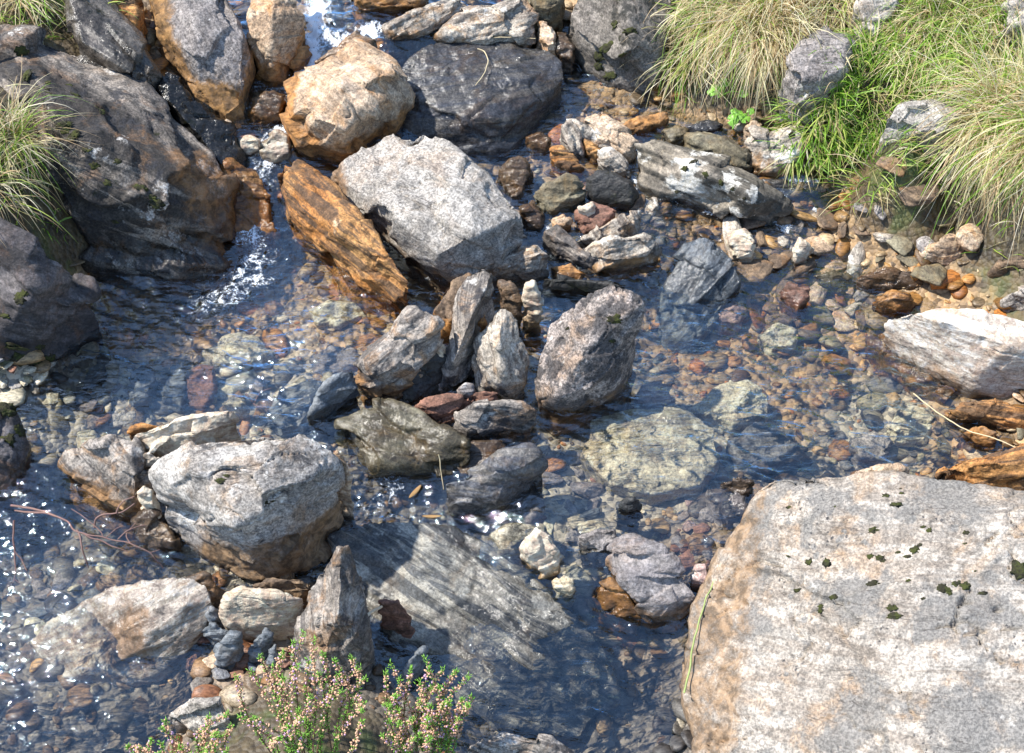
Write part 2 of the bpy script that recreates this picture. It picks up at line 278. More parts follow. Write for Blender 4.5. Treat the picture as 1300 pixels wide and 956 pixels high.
# ---------------------------------------------------------------- rocks
ROCKS = []
def hull_mesh(P):
    import bmesh
    bm = bmesh.new()
    for p in P: bm.verts.new(p)
    r = bmesh.ops.convex_hull(bm, input=bm.verts)
    junk = [g for g in set(r['geom_interior']+r['geom_unused']) if isinstance(g, bmesh.types.BMVert)]
    if junk: bmesh.ops.delete(bm, geom=junk, context='VERTS')
    me = bpy.data.meshes.new('rock'); bm.to_mesh(me); bm.free(); return me
def rock(name, label, mat, out, zt=.1, zb=0., bulge=.01, shrink=.8, base=None, extra=(), band=None, tilt=.6, smooth=1,
         amp=1., lam=1., vox=None, wet=.012, stain=.0, wl=None, cat='rock', group=None, seed=None, basescale=.93, allwet=0., more=None, cracks=.5, facets=1.):
    """out: outline on the photo, (px,py) or (px,py,z); zt/zb heights of its upper and lower rim; real 3D hull with a base, remeshed and weathered"""
    o2 = np.array([q[:2] for q in out], float); y0, y1 = o2[:, 1].min(), o2[:, 1].max()
    zz = np.array([q[2] if len(q) > 2 else zb+(zt-zb)*min(1, max(0, (y1-q[1])/(y1-y0)*1.25-.1)) for q in out])
    P = at(o2[:, 0], o2[:, 1], zz)
    c2 = o2.mean(0); s2 = c2+(o2-c2)*shrink
    Q = at(s2[:, 0], s2[:, 1], zz.mean()+(zz-zz.mean())*shrink+bulge)
    pts = [P, Q]
    if len(extra): e = np.array(extra, float); pts.append(at(e[:, 0], e[:, 1], e[:, 2]))
    cen = P.mean(0)
    if base is None: base = float(min(zz.min(), np.min(TER(P[:, 0], P[:, 1]))))-.03
    else: base = base*float(np.interp(c2[1], [-60, 50, 200, 340], [.46, .52, .72, 1.])) if base > 0 else base
    B = P.copy(); B[:, :2] = cen[:2]+(P[:, :2]-cen[:2])*basescale; B[:, 2] = base
    pts.append(B); A = np.vstack(pts)
    # local frame: x along the layering, z across it
    if band is None: band = (1, 0)
    d = at(c2[0]+band[0]*50, c2[1]+band[1]*50, 0)-at(c2[0], c2[1], 0); d /= np.linalg.norm(d)
    side = np.cross([0, 0, 1], d); n_ = math.cos(tilt)*side+math.sin(tilt)*np.array([0, 0, 1.]); m_ = np.cross(n_, d)
    Rm = np.stack([d, m_, n_], 1)
    org = np.array([cen[0], cen[1], (base+P[:, 2].max())/2])
    L = (A-org)@Rm
    me = hull_mesh([tuple(p) for p in L])
    dim = np.ptp(A, axis=0).max()
    if vox is None: vox = min(.006, max(.0022, dim/95))
    o = bpy.data.objects.new(name, me); COL.objects.link(o)
    r = o.modifiers.new('r', 'REMESH'); r.mode = 'VOXEL'; r.voxel_size = vox; r.use_smooth_shade = True
    s = o.modifiers.new('s', 'SMOOTH'); s.iterations = smooth; s.factor = .5
    dg = bpy.context.evaluated_depsgraph_get(); ev = o.evaluated_get(dg); me2 = bpy.data.meshes.new_from_object(ev)
    o.modifiers.clear(); o.data = me2; bpy.data.meshes.remove(me)
    nv = len(me2.vertices); V = np.empty(nv*3, np.float32); me2.vertices.foreach_get('co', V); V = V.reshape(-1, 3).astype(float)
    N = np.empty(nv*3, np.float32); me2.vertices.foreach_get('normal', N); N = N.reshape(-1, 3).astype(float)
    sd = seed if seed is not None else (sum(ord(ch) for ch in (label or name)) % 97)
    q = V+sd*1.37
    sc = min(1., dim/.3)
    qs = q*np.array([.3, .45, 1.])
    lay = fbm(qs*55/max(sc, .35), 3, .6)                      # thin layers
    led = perlin(qs*26/max(sc, .35)+3); led = np.clip(led*3.2, -1, 1)   # ledges
    cr = np.abs(fbm(q*np.array([5, 7, 11])/max(sc, .4)+9, 3)); crk = np.exp(-(cr/.022)**2)*sstep(-.1, .25, perlin(q*6+31))
    cr_ = np.random.default_rng(int(sd)+500); nc = 34; lo_, hi_ = V.min(0), V.max(0); qc = cr_.uniform(lo_, hi_, (nc, 3)); gc = cr_.normal(0, 1, (nc, 3)); gc /= np.linalg.norm(gc, axis=1)[:, None]
    wp = V*[.55, .8, 1.2]+.05*dim*np.stack([perlin(q*9/max(sc, .4)+k) for k in (2, 5, 8)], 1); wc = qc*[.55, .8, 1.2]
    ci = np.zeros(nv, int); bd = np.full(nv, 9e9)
    for k in range(nc):
        dd = ((wp-wc[k])**2).sum(1); m2_ = dd < bd; ci[m2_] = k; bd[m2_] = dd[m2_]
    hf = ((V-qc[ci])*gc[ci]).sum(1)*.2; hf = np.clip(hf, -.02*sc, .02*sc)+cr_.normal(0, .0022*sc, nc)[ci]
    h = hf*facets+(.009*sc*fbm(q*7/max(sc, .4), 3, .45)+.0016*fbm(q*45, 3, .6))*amp+(.0017*lay+.0026*led)*lam*max(sc, .45)-.009*sc*crk*cracks
    V = V+N*h[:, None]
    me2.vertices.foreach_set('co', V.astype(np.float32).ravel())
    Wd = V@Rm.T+org
    lvl = W0(Wd[:, 0], Wd[:, 1]) if wl is None else np.full(nv, wl)
    nz = .012*fbm(Wd*18, 3)
    wt = (1-sstep(0, wet*1.8+1e-4, Wd[:, 2]-lvl+nz))*(1-.75*sstep(.006, .02, lvl-Wd[:, 2])); 
    stn = (1-sstep(0, .05+.06*stain, Wd[:, 2]-lvl+nz*1.5))*min(1, stain*1.2)
    fattr(me2, 'wet', np.clip(wt+allwet*(1-.6*sstep(.004, .015, lvl-Wd[:, 2])), 0, 1)); 
    if more is not None: stn = np.clip(stn+more(Wd, N@Rm.T), 0, 1)
    fattr(me2, 'stain', stn)
    me2.materials.append(M[mat]); me2.name = name
    me2.polygons.foreach_set('use_smooth', np.ones(len(me2.polygons), bool))
    o.matrix_world = Matrix([[*Rm[0], org[0]], [*Rm[1], org[1]], [*Rm[2], org[2]], [0, 0, 0, 1]])
    tag(o, label, cat, group, 'thing')
    ROCKS.append((o, cen, np.ptp(P, axis=0)[:2].max()/2, P[:, :2], base, P[:, 2].max()))
    return o
def up(Wd, N): return 0
# ---- the big ones, outlines read on the photo
rock('rock_outcrop', 'large sloping banded bedrock face beside the waterfall, speckled with black moss cushions', 'bedrock',
     [(-60,20,.62),(0,28,.6),(45,62,.55),(100,85,.5),(150,78,.44),(188,108,.36),(232,160,.27),(268,192,.2),(292,232,.13),(300,280,.06),(298,330,.0),(268,362,-.03),(225,356,-.03),(180,350,-.02),(140,352,-.02),(112,330,.06),(85,270,.2),(50,170,.36),(0,110,.46),(-60,90,.5)],
     extra=[(60,130,.52),(130,200,.36),(180,270,.2),(140,300,.12),(230,240,.22)], base=-.3, band=(1,1.05), tilt=.9, smooth=5, amp=1.5, lam=1.6, stain=.25, wet=.05, basescale=1.0, cracks=.9, seed=3, allwet=.3,
     more=lambda W, N: .7*sstep(.16, .04, np.hypot(W[:,0]-at(285,270,.05)[0], W[:,1]-at(285,270,.05)[1])))
rock('rock_outcrop', 'dark purple bedrock ledge with green moss, above the gravel of the still corner', 'bedrockd',
     [(-60,270,.36),(0,285,.34),(45,305,.3),(85,335,.22),(108,362,.14),(112,400,.05),(100,438,.0),(70,462,-.01),(0,478,.0),(-60,485,.0)],
     extra=[(40,380,.2)], base=-.25, band=(1,.9), tilt=.8, smooth=5, amp=1.5, lam=1.6, basescale=1.0, stain=.2, allwet=.25, seed=8)
rock('rock_outcrop', 'mossy dark rock at the rim of the pool, below the gravel shore', 'bedrockd',
     [(-50,515,.12),(0,508,.1),(22,525,.07),(35,560,.02),(38,600,-.02),(20,640,-.04),(-50,660,-.04)], base=-.25, band=(1,.6), smooth=5, seed=14, stain=.4)
rock('boulder', 'tall speckled grey boulder with an orange rusty foot beside the narrow fall', 'granite2',
     [(185,-50,.66),(255,-60,.68),(290,-20,.62),(301,5,.56),(309,40,.48),(309,60,.44),(313,104,.33),(311,132,.24),(285,150,.19),(250,130,.22),(228,88,.32),(205,45,.44),(190,0,.55)],
     extra=[(250,20,.57),(285,90,.37),(250,70,.44)], base=.0, band=(.2,1), smooth=2, stain=2.0, amp=1.3, cracks=1.2, seed=21,
     more=lambda W, N: .9*(1-sstep(.12, .17, W[:,2]))+.8*sstep(.05, -.03, W[:,0]-at(218,50,.45)[0]-.0))
rock('rock', 'orange tan rock with a pitted face hanging beside the white rapids', 'tan',
     [(313,12,.5),(325,-25,.58),(360,-30,.58),(376,2,.5),(384,22,.46),(382,45,.4),(364,70,.33),(341,90,.27),(326,74,.31),(315,45,.4)],
     extra=[(345,15,.55),(345,60,.42)], base=.1, smooth=4, stain=.8, amp=1.4, seed=5, band=(1,-.3))
rock('boulder', 'pointed tan boulder leaning below the rapids, with a step cracked down its face', 'tan',
     [(361,107,.27),(394,86,.33),(424,66,.37),(451,51,.40),(476,62,.38),(500,78,.36),(519,97,.32),(514,120,.26),(490,157,.17),(468,186,.12),(452,203,.08),(420,214,.06),(395,208,.07),(370,178,.13),(361,140,.2)],
     extra=[(452,60,.41),(398,150,.31),(440,165,.27),(490,95,.37),(430,110,.38),(380,185,.14)], base=-.03, smooth=1, stain=1.2, amp=.7, facets=1.4, seed=9, band=(1,.7), cracks=1.3,
     more=lambda W, N: .75*sstep(at(385,150,.2)[0], at(366,150,.2)[0], W[:,0]))
rock('boulder', 'big angular pale grey granite boulder in the middle of the cascade', 'granite',
     [(424,222,.13),(440,205,.17),(474,180,.22),(498,165,.25),(532,169,.25),(573,179,.25),(596,205,.235),(612,216,.23),(640,239,.2),(667,272,.16),(657,300,.11),(640,330,.075),(606,342,.06),(570,346,.055),(520,318,.05),(470,278,.06),(440,250,.08)],
     extra=[(520,200,.255),(595,225,.25),(500,270,.17),(600,300,.165),(555,325,.12),(625,290,.16),(445,240,.13)], base=-.05, smooth=1, stain=.5, amp=.8, seed=26, facets=1.0, cracks=1.0, band=(1,.5),
     more=lambda W, N: .7*sstep(at(455,240,.1)[0], at(430,240,.1)[0], W[:,0]+.25*(W[:,1]-at(430,240,.1)[1])))
rock('rock', 'long rust orange rock lying under the pale boulder, black algae on its lower end', 'orange',
     [(344,222,.12),(350,212,.14),(380,214,.14),(425,242,.15),(458,278,.14),(500,325,.12),(520,360,.08),(516,378,.03),(482,384,-.01),(450,369,-.01),(400,312,.0),(362,262,.03)],
     extra=[(420,268,.15),(470,320,.13),(380,235,.145)], base=-.1, band=(1,.98), tilt=.9, smooth=4, lam=1.8, amp=1.2, stain=.3, seed=31)
rock('flat_rock', 'wide blue black wet slab with a thin film of water, behind the pale boulder', 'wetdark',
     [(500,105,.2),(520,75,.26),(560,52,.29),(620,50,.29),(690,56,.27),(714,78,.24),(719,100,.21),(700,125,.16),(665,160,.12),(645,200,.04),(600,205,.03),(560,190,.06),(515,170,.1),(496,150,.13)],
     extra=[(600,80,.27),(660,110,.22),(600,150,.19),(640,150,.17),(560,140,.2)], base=-.03, band=(1,-.15), tilt=1.1, smooth=6, amp=1.3, lam=.7, facets=.3, allwet=1, seed=17)
rock('boulder', 'tall dark moss streaked boulder next to the hanging grass', 'mossy',
     [(730,-40,.6),(780,-55,.66),(848,-50,.64),(854,0,.52),(854,31,.45),(848,62,.37),(830,102,.22),(801,121,.12),(776,114,.11),(742,86,.15),(728,50,.25),(735,0,.45)],
     extra=[(800,20,.53),(800,70,.35),(760,60,.3)], base=.0, band=(1,.9), smooth=4, amp=1.2, stain=.2, seed=2)
rock('rock', 'smooth log shaped tan rock above the dark slab', 'layer',
     [(488,35,.35),(508,22,.38),(538,6,.4),(568,-4,.41),(587,-3,.4),(583,14,.36),(553,33,.33),(520,49,.3),(492,48,.31)], bulge=.03, base=.15, band=(1,-.5), tilt=.8, lam=1.2, stain=.4, seed=4)
rock('rock', 'broad layered tan rock with dry grass strands on its top, behind the dark slab', 'layer',
     [(551,46,.3),(566,30,.34),(590,9,.39),(630,-3,.42),(663,-10,.43),(682,10,.38),(681,33,.32),(672,51,.28),(620,52,.28),(578,53,.28)], bulge=.03, base=.15, band=(1,-.25), tilt=.9, lam=1.8, stain=.5, seed=6)
rock('rock', 'small rounded brown rock squeezed between the layered rock and the mossy boulder', 'tan',
     [(683,25,.33),(695,28,.33),(706,42,.3),(707,58,.26),(695,62,.25),(683,50,.27)], bulge=.02, base=.1, seed=7, stain=.5)
rock('rock', 'dark brown wet rock in the shade of the mossy boulder', 'brown',
     [(707,40,.28),(720,42,.27),(730,60,.23),(727,76,.19),(712,75,.19),(705,58,.23)], bulge=.02, base=.08, seed=8, allwet=.7)
rock('rock', 'mossy yellow green rock at the head of the side trickle', 'green',
     [(670,-25,.46),(716,-25,.46),(712,5,.39),(698,18,.35),(676,10,.38)], bulge=.02, base=.15, seed=9, stain=.6)
rock('rock', 'tan rock ledge behind the rapids', 'brown', [(440,-20,.46),(500,-30,.48),(545,-25,.46),(535,2,.4),(500,14,.36),(455,10,.37)], bulge=.02, base=.1, seed=19, stain=.6, band=(1,-.1), lam=1.5)
rock('rock', 'orange brown rock in the dark corner above the tall boulder', 'orange', [(128,-20,.62),(170,-25,.6),(178,15,.5),(176,42,.44),(160,46,.42),(140,25,.5)], bulge=.02, base=.2, seed=23, stain=.5)
rock('rock', 'mossy dark rock below the dry grass at the head of the bedrock face', 'mossy', [(70,-40,.74),(130,-30,.64),(165,40,.5),(205,95,.38),(195,118,.35),(150,90,.44),(95,55,.54)], bulge=.03, base=.1, seed=24, allwet=.6, band=(1,.8))
rock('rock', 'small orange rock touching the white rapids', 'tan', [(366,76,.26),(376,58,.31),(392,56,.31),(396,70,.28),(385,82,.25),(370,85,.24)], bulge=.02, base=.1, seed=28, stain=.9, allwet=.3)
rock('rock', 'flat brown wet rock in the spray under the orange tan rock', 'brown', [(318,128,.22),(345,112,.25),(362,120,.23),(358,145,.18),(330,156,.15),(315,145,.17)], bulge=.01, base=.05, seed=29, stain=.6, allwet=.6)
rock('rock', 'wet tan stone ledge in the splash above the pointed boulder', 'tan', [(400,78,.3),(430,55,.34),(452,40,.36),(480,48,.35),(470,62,.31),(420,75,.28)], bulge=.01, base=.1, seed=30, allwet=.9)
rock('rock', 'white quartz stone in the splash pool under the waterfall', 'white', [(302,178,.15),(318,170,.165),(330,178,.15),(332,190,.12),(318,196,.1),(304,190,.12)], bulge=.02, base=.02, seed=32)
rock('rock', 'pale cream stone awash beside the pointed boulder', 'white', [(328,184,.13),(350,165,.165),(368,172,.15),(370,195,.11),(350,207,.085),(332,203,.09)], bulge=.02, base=.0, seed=33, allwet=.5)
rock('rock', 'small brown pebble wedged at the foot of the speckled boulder', 'tan', [(278,155,.19),(288,150,.2),(295,155,.19),(290,166,.165),(281,163,.17)], bulge=.01, base=.05, seed=34)
rock('rock_outcrop', 'orange brown wet rock ramp under the thin sheet of falling water', 'orange', [(270,225,.11),(292,205,.15),(325,215,.12),(345,250,.08),(350,290,.03),(335,315,-.03),(300,320,-.02),(280,290,.03)], bulge=.0, base=-.15, seed=35, allwet=1, amp=1.8, stain=.6)
rock('rock', 'black mossy dripping rock between the bedrock face and the tall speckled boulder', 'blackmoss', [(200,92,.36),(228,104,.34),(248,138,.26),(285,156,.2),(308,178,.15),(312,205,.11),(296,232,.09),(272,195,.16),(235,158,.24),(205,125,.31)], bulge=.02, base=.0, seed=36, allwet=.7, amp=1.3)
# ---- centre jumble above the dam
rock('rock', 'buff wedge rock with a clean flat end at the top of the jumble', 'tan', [(738,150,.17),(764,141,.185),(785,155,.17),(811,180,.14),(806,196,.1),(794,200,.09),(776,186,.11),(748,166,.14)], bulge=.01, base=.02, seed=41, band=(1,.7), shrink=.8)
rock('rock', 'thin finely striped olive rock under the buff wedge', 'layer', [(718,151,.16),(740,153,.16),(770,168,.14),(776,184,.11),(755,182,.1),(728,169,.12)], bulge=.008, base=.03, seed=42, band=(1,.55), lam=1.4)
rock('rock', 'upright yellowish rock on the upper corner of the jumble', 'layer', [(711,158,.15),(724,150,.17),(740,165,.14),(741,190,.09),(726,196,.07),(714,182,.09)], bulge=.015, base=.0, seed=43, band=(.1,1))
rock('rock', 'bright orange triangular rock in the jumble', 'orange', [(699,189,.1),(713,186,.11),(728,195,.1),(743,215,.06),(722,216,.05),(706,204,.07)], bulge=.012, base=.0, seed=44, lam=.4, smooth=5)
rock('rock', 'speckled tan block beside the striped white boulder', 'layer', [(758,190,.12),(776,186,.13),(796,204,.1),(799,222,.06),(788,224,.05),(765,207,.08)], bulge=.012, base=.0, seed=45, band=(1,.9))
rock('rock', 'small orange brown splinter above the black mossy lump', 'orange', [(741,176,.12),(750,178,.12),(763,194,.09),(758,199,.08),(746,192,.09)], bulge=.006, base=.02, seed=46)
rock('rock', 'black water worn lump covered in dark moss, in the jumble', 'blackmoss', [(742,226,.09),(758,215,.11),(780,218,.11),(803,231,.09),(812,246,.06),(806,263,.03),(788,256,.035),(766,246,.05),(748,254,.03)], bulge=.02, base=-.03, seed=47, lam=.2, smooth=8, facets=.2)
rock('rock', 'olive grey block with an orange tinted face, in the jumble', 'green', [(678,244,.06),(694,230,.09),(719,219,.11),(732,224,.1),(742,237,.08),(739,250,.05),(718,262,.03),(697,276,.01),(686,262,.03)], bulge=.015, base=-.04, seed=48, lam=.8, shrink=.75)
rock('rock', 'violet brown flat rock with a pale rim, in the jumble', 'rust', [(731,268,.06),(752,257,.08),(783,266,.075),(774,281,.05),(760,292,.035),(740,291,.03)], bulge=.01, base=-.02, seed=49, shrink=.8)
rock('rock', 'greyish brown rock with a thick white vein, below the violet one', 'layer', [(732,306,.03),(750,292,.05),(784,274,.08),(813,267,.085),(810,284,.06),(797,297,.04),(767,302,.03),(738,309,.02)], bulge=.008, base=-.02, seed=50, band=(.3,1))
rock('rock', 'pale tapering rock with an orange patch on its broad end', 'layer', [(738,320,.03),(752,308,.06),(776,300,.085),(820,298,.08),(838,314,.05),(832,322,.035),(795,325,.03),(775,340,.015),(757,346,.0),(742,335,.01)], bulge=.015, base=-.03, seed=51, band=(1,-.2), stain=.6)
rock('rock', 'long diagonal grey green slab below the jumble', 'schist', [(688,294,.05),(707,286,.065),(735,307,.05),(762,332,.03),(757,345,.0),(732,334,.0),(704,316,.02)], bulge=.01, base=-.05, seed=52, band=(1,.75), lam=1.5)
rock('rock', 'blocky tan rock under the corner of the pale boulder', 'layer', [(625,337,.03),(640,320,.06),(682,312,.07),(696,326,.05),(692,343,.02),(664,352,.0),(630,350,.0)], bulge=.015, base=-.06, seed=53, band=(1,-.2), shrink=.75, lam=1.4)
rock('rock', 'dark brown speckled rock in the shade of the wet slab', 'brown', [(632,215,.07),(648,200,.1),(668,200,.095),(676,220,.06),(664,250,.02),(648,256,.01),(638,240,.03)], bulge=.015, base=-.05, seed=54, allwet=.9)
rock('rock', 'dark wet rock sunk in the gap beside the olive grey block', 'brown', [(660,265,.04),(676,255,.05),(690,272,.03),(688,292,.0),(668,292,.0)], bulge=.015, base=-.06, seed=55, allwet=.9)
rock('rock', 'small off white pebble on the violet brown rock', 'white', [(735,262,.09),(752,255,.1),(755,262,.09),(745,268,.08)], bulge=.006, base=.04, seed=56)
rock('rock', 'small brown rock between the dark slab and the jumble', 'brown', [(668,175,.09),(688,165,.11),(700,176,.09),(695,190,.06),(675,192,.05)], bulge=.01, base=.0, seed=57, allwet=.8)
rock('rock', 'yellow brown flat rock under the tapering rock', 'tan', [(700,340,.01),(725,333,.02),(745,347,.01),(735,362,-.01),(710,357,-.01)], bulge=.008, base=-.06, seed=58, stain=.8)
rock('rock', 'black wet bar of rock across the outlet beside the pinkish block', 'blackmoss', [(690,354,.02),(720,350,.03),(757,356,.035),(795,364,.03),(800,374,.01),(768,377,-.01),(718,373,-.02),(695,366,-.02)], bulge=.01, base=-.07, seed=59)
rock('rock', 'small yellowish pebble on the gravel above the outlet bar', 'tan', [(700,277,.05),(716,270,.06),(727,278,.05),(716,288,.03),(703,287,.03)], bulge=.008, base=0, seed=60, stain=.5)
# ---- upper right
rock('boulder', 'long black and white patched boulder lying across the side stream', 'striped',
     [(806,205,.1),(806,183,.16),(830,179,.17),(870,186,.18),(901,197,.18),(935,210,.165),(966,228,.14),(992,249,.1),(1001,264,.06),(985,280,.02),(960,285,.01),(914,270,.02),(873,262,.02),(834,248,.03),(812,240,.04)],
     extra=[(840,195,.17),(900,220,.18),(950,245,.14),(880,245,.1),(940,270,.07)], base=-.05, band=(1,.42), tilt=.8, smooth=4, amp=1.1, lam=1.5, stain=.15, seed=61, wet=.01)
rock('rock', 'dark olive brown rock behind the black and white patched boulder', 'green', [(868,172,.14),(885,164,.16),(920,172,.16),(957,196,.13),(956,216,.08),(935,215,.08),(890,195,.1)], bulge=.02, base=.02, seed=62, allwet=.4, band=(1,.4))
rock('rock', 'layered tan rock with a white shelf at the edge of the long grass', 'layer', [(942,178,.16),(955,166,.19),(995,164,.2),(1027,166,.2),(1025,184,.165),(1008,211,.11),(975,222,.08),(955,218,.08),(950,195,.12)], bulge=.02, base=.02, seed=63, band=(1,-.15), tilt=1.1, lam=2.0, stain=.6)
rock('flat_rock', 'thin dark ledge under a lip of running water beside the patched boulder', 'wetdark', [(962,228,.075),(1000,229,.075),(1040,232,.075),(1050,242,.065),(1030,252,.045),(995,252,.045)], bulge=.002, shrink=.9, base=-.02, seed=64, allwet=1)
rock('rock', 'small flat black rock below the leafy green plant', 'wetdark', [(872,160,.12),(900,151,.13),(918,158,.12),(913,166,.11),(885,167,.11)], bulge=.006, base=.05, seed=65, allwet=.6)
rock('rock', 'flat rusty edged shelf rock under the hanging grass blades', 'tan', [(788,157,.115),(810,148,.12),(846,143,.13),(850,150,.12),(822,163,.1),(797,167,.1)], bulge=.004, shrink=.8, base=.05, seed=66, stain=.9)
rock('rock', 'grey rock in the water between the shelf rock and the patched boulder', 'green', [(840,166,.11),(862,158,.13),(876,164,.12),(872,178,.1),(850,182,.1)], bulge=.01, base=.03, seed=67, allwet=.5)
rock('rock', 'mossy pebble at the corner of the layered tan rock', 'tan', [(945,160,.17),(958,152,.19),(968,158,.18),(962,168,.16),(950,170,.15)], bulge=.01, base=.08, seed=68)
rock('rock', 'pink and white triangular rock standing at the stream edge', 'pinkst', [(1119,288,.02),(1128,262,.07),(1144,245,.11),(1158,252,.1),(1160,282,.04),(1140,297,.01)], bulge=.02, base=-.04, seed=69, smooth=2)
rock('rock', 'small bright orange stone beside the dark diagonal rock', 'orange', [(1111,233,.1),(1120,226,.11),(1134,228,.11),(1130,239,.09),(1116,241,.08)], bulge=.01, base=.03, seed=70, lam=.2)
rock('rock', 'dark slanting rock ridge pointing up to the grass bank', 'brown', [(1064,276,.02),(1075,262,.04),(1102,246,.08),(1136,222,.13),(1149,228,.12),(1128,257,.06),(1098,284,.0)], bulge=.012, base=-.05, seed=71, band=(1,-.55), lam=1.5, allwet=.3)
rock('rock', 'brown stone tucked against the top of the slanting ridge', 'brown', [(1142,232,.12),(1160,224,.14),(1172,236,.12),(1165,250,.09),(1150,248,.09)], bulge=.01, base=.03, seed=72)
rock('boulder', 'light grey boulder half buried in the grass bank', 'granite', [(1124,150,.4),(1150,131,.45),(1189,122,.47),(1224,131,.45),(1233,149,.41),(1196,173,.35),(1166,172,.35),(1138,160,.37)], bulge=.02, base=.15, seed=73, shrink=.75)
rock('boulder', 'brownish grey boulder with a crack showing through the grass tufts', 'granite2', [(1000,75,.5),(1015,45,.56),(1050,30,.6),(1080,45,.57),(1078,90,.47),(1040,110,.42),(1010,105,.43)], bulge=.02, base=.2, seed=74)
rock('boulder', 'pale grey boulder among the straw grass near the top of the bank', 'granite', [(1088,10,.66),(1100,-20,.74),(1145,-25,.75),(1142,10,.66),(1112,50,.56),(1092,38,.59)], bulge=.02, base=.3, seed=75)
rock('boulder', 'pale grey boulder at the far corner of the grass bank', 'granite', [(1270,30,.72),(1285,-5,.8),(1345,-10,.8),(1350,40,.7),(1290,50,.67)], bulge=.02, base=.3, seed=76)
rock('rock', 'rounded tan stone under the drooping tussock', 'tan', [(1168,322,.05),(1185,308,.08),(1205,300,.1),(1226,302,.1),(1225,320,.07),(1197,331,.04)], bulge=.015, base=-.02, seed=77)
rock('rock', 'dark round rock below the edge of the drooping tussock', 'brown', [(1254,345,.06),(1270,330,.1),(1300,322,.12),(1320,340,.1),(1300,360,.05),(1268,356,.04)], bulge=.02, base=-.03, seed=78)
rock('rock', 'light grey chipped stone between the dark round rock and the white boulder', 'granite', [(1268,386,.06),(1280,370,.1),(1305,362,.12),(1320,380,.1),(1300,400,.05)], bulge=.01, base=-.03, seed=79)
rock('rock', 'round cream pebble beside the green edged slab', 'white', [(922,298,.05),(945,289,.07),(961,308,.05),(956,325,.02),(937,329,.01),(925,315,.02)], bulge=.015, base=-.03, seed=80)
rock('rock', 'bright white pointed stone in the shallows', 'white', [(1007,316,.03),(1015,302,.06),(1031,316,.03),(1028,327,.015),(1010,328,.015)], bulge=.015, base=-.03, seed=81, smooth=2)
rock('rock', 'shield shaped dark brown stone lying in the shallows', 'rust', [(990,372,.0),(1000,356,.03),(1027,367,.03),(1028,380,.01),(1012,398,-.01),(1003,390,-.01)], bulge=.004, shrink=.8, base=-.05, seed=82, stain=.4, allwet=.5)
rock('rock', 'low orange brown rock awash in the shallows before the white boulder', 'orange', [(1112,378,.02),(1130,368,.035),(1155,372,.035),(1165,385,.015),(1140,394,.0),(1118,390,.0)], bulge=.01, base=-.05, seed=83, lam=.6, allwet=.5)
rock('rock', 'brown rock ledge at the edge of the shallows', 'brown', [(1090,350,.02),(1120,338,.04),(1165,342,.045),(1175,358,.02),(1140,365,.005),(1100,363,.0)], bulge=.006, base=-.04, seed=84, allwet=.6)
rock('rock', 'greenish flat stone under the water of the shallows', 'green', [(1030,350,.0),(1060,340,.01),(1085,352,.0),(1070,368,-.015),(1040,366,-.015)], bulge=.006, base=-.05, seed=85, allwet=.6)
rock('flat_rock', 'blue grey slab with a bright green algae edge, sloping under the pool', 'slate',
     [(862,330,.035),(870,312,.055),(889,298,.075),(909,301,.075),(927,328,.055),(939,356,.03),(922,388,-.02),(895,425,-.055),(875,432,-.07),(850,425,-.07),(838,395,-.04),(845,362,.0)],
     extra=[(900,330,.06)], bulge=.006, shrink=.75, base=-.14, band=(.6,-1), seed=86, lam=1.3, wet=.06)
rock('boulder', 'smooth white boulder with orange tints standing at the edge of the wide pool', 'whiteg',
     [(1122,408,.06),(1150,397,.12),(1185,391,.16),(1233,392,.18),(1282,401,.18),(1345,420,.17),(1380,470,.1),(1340,500,.03),(1300,498,.02),(1248,501,.0),(1216,488,.0),(1190,468,.0),(1168,450,.0),(1138,432,.02)],
     extra=[(1200,410,.165),(1280,440,.16),(1240,480,.07)], base=-.08, band=(1,.25), tilt=.9, smooth=6, amp=.7, lam=.5, facets=.15, stain=.5, seed=87, cracks=.6)
rock('flat_rock', 'sunken brown rock skirting the foot of the white boulder', 'brown', [(1100,430,-.01),(1130,425,-.0),(1175,465,-.0),(1215,495,-.0),(1200,510,-.02),(1150,490,-.04),(1110,460,-.04)], bulge=.004, base=-.1, seed=88, stain=.8, allwet=.8)
rock('rock', 'rusty layered rock in the dark hollow under the white boulder', 'orange', [(1203,520,.02),(1225,509,.04),(1270,508,.05),(1300,520,.04),(1305,540,.02),(1270,535,.01),(1230,530,.0)], bulge=.008, base=-.05, seed=89, band=(1,.2), lam=1.2)
rock('rock', 'small tan rock below the rusty layered one', 'tan', [(1220,548,.01),(1245,540,.03),(1270,552,.02),(1262,566,.0),(1235,565,-.01)], bulge=.008, base=-.05, seed=90, stain=.7)
rock('rock', 'orange and pink slab touching the upper edge of the giant flat boulder', 'orange', [(1190,603,.01),(1212,585,.05),(1250,574,.08),(1305,566,.1),(1340,580,.1),(1310,612,.06),(1258,624,.01),(1212,614,.0)], bulge=.012, base=-.08, seed=91, lam=.7, band=(1,-.2))
rock('rock', 'low brown rock peeping over the edge of the giant flat boulder', 'tan', [(1085,598,.05),(1120,591,.07),(1140,588,.08),(1152,596,.07),(1150,610,.05),(1090,610,.04)], bulge=.01, base=-.08, seed=92)
rock('rock', 'small flat brown rock just breaking the pool surface', 'brown', [(915,612,.01),(938,605,.03),(958,612,.02),(955,626,.0),(935,628,-.01)], bulge=.006, base=-.08, seed=93, allwet=.6)
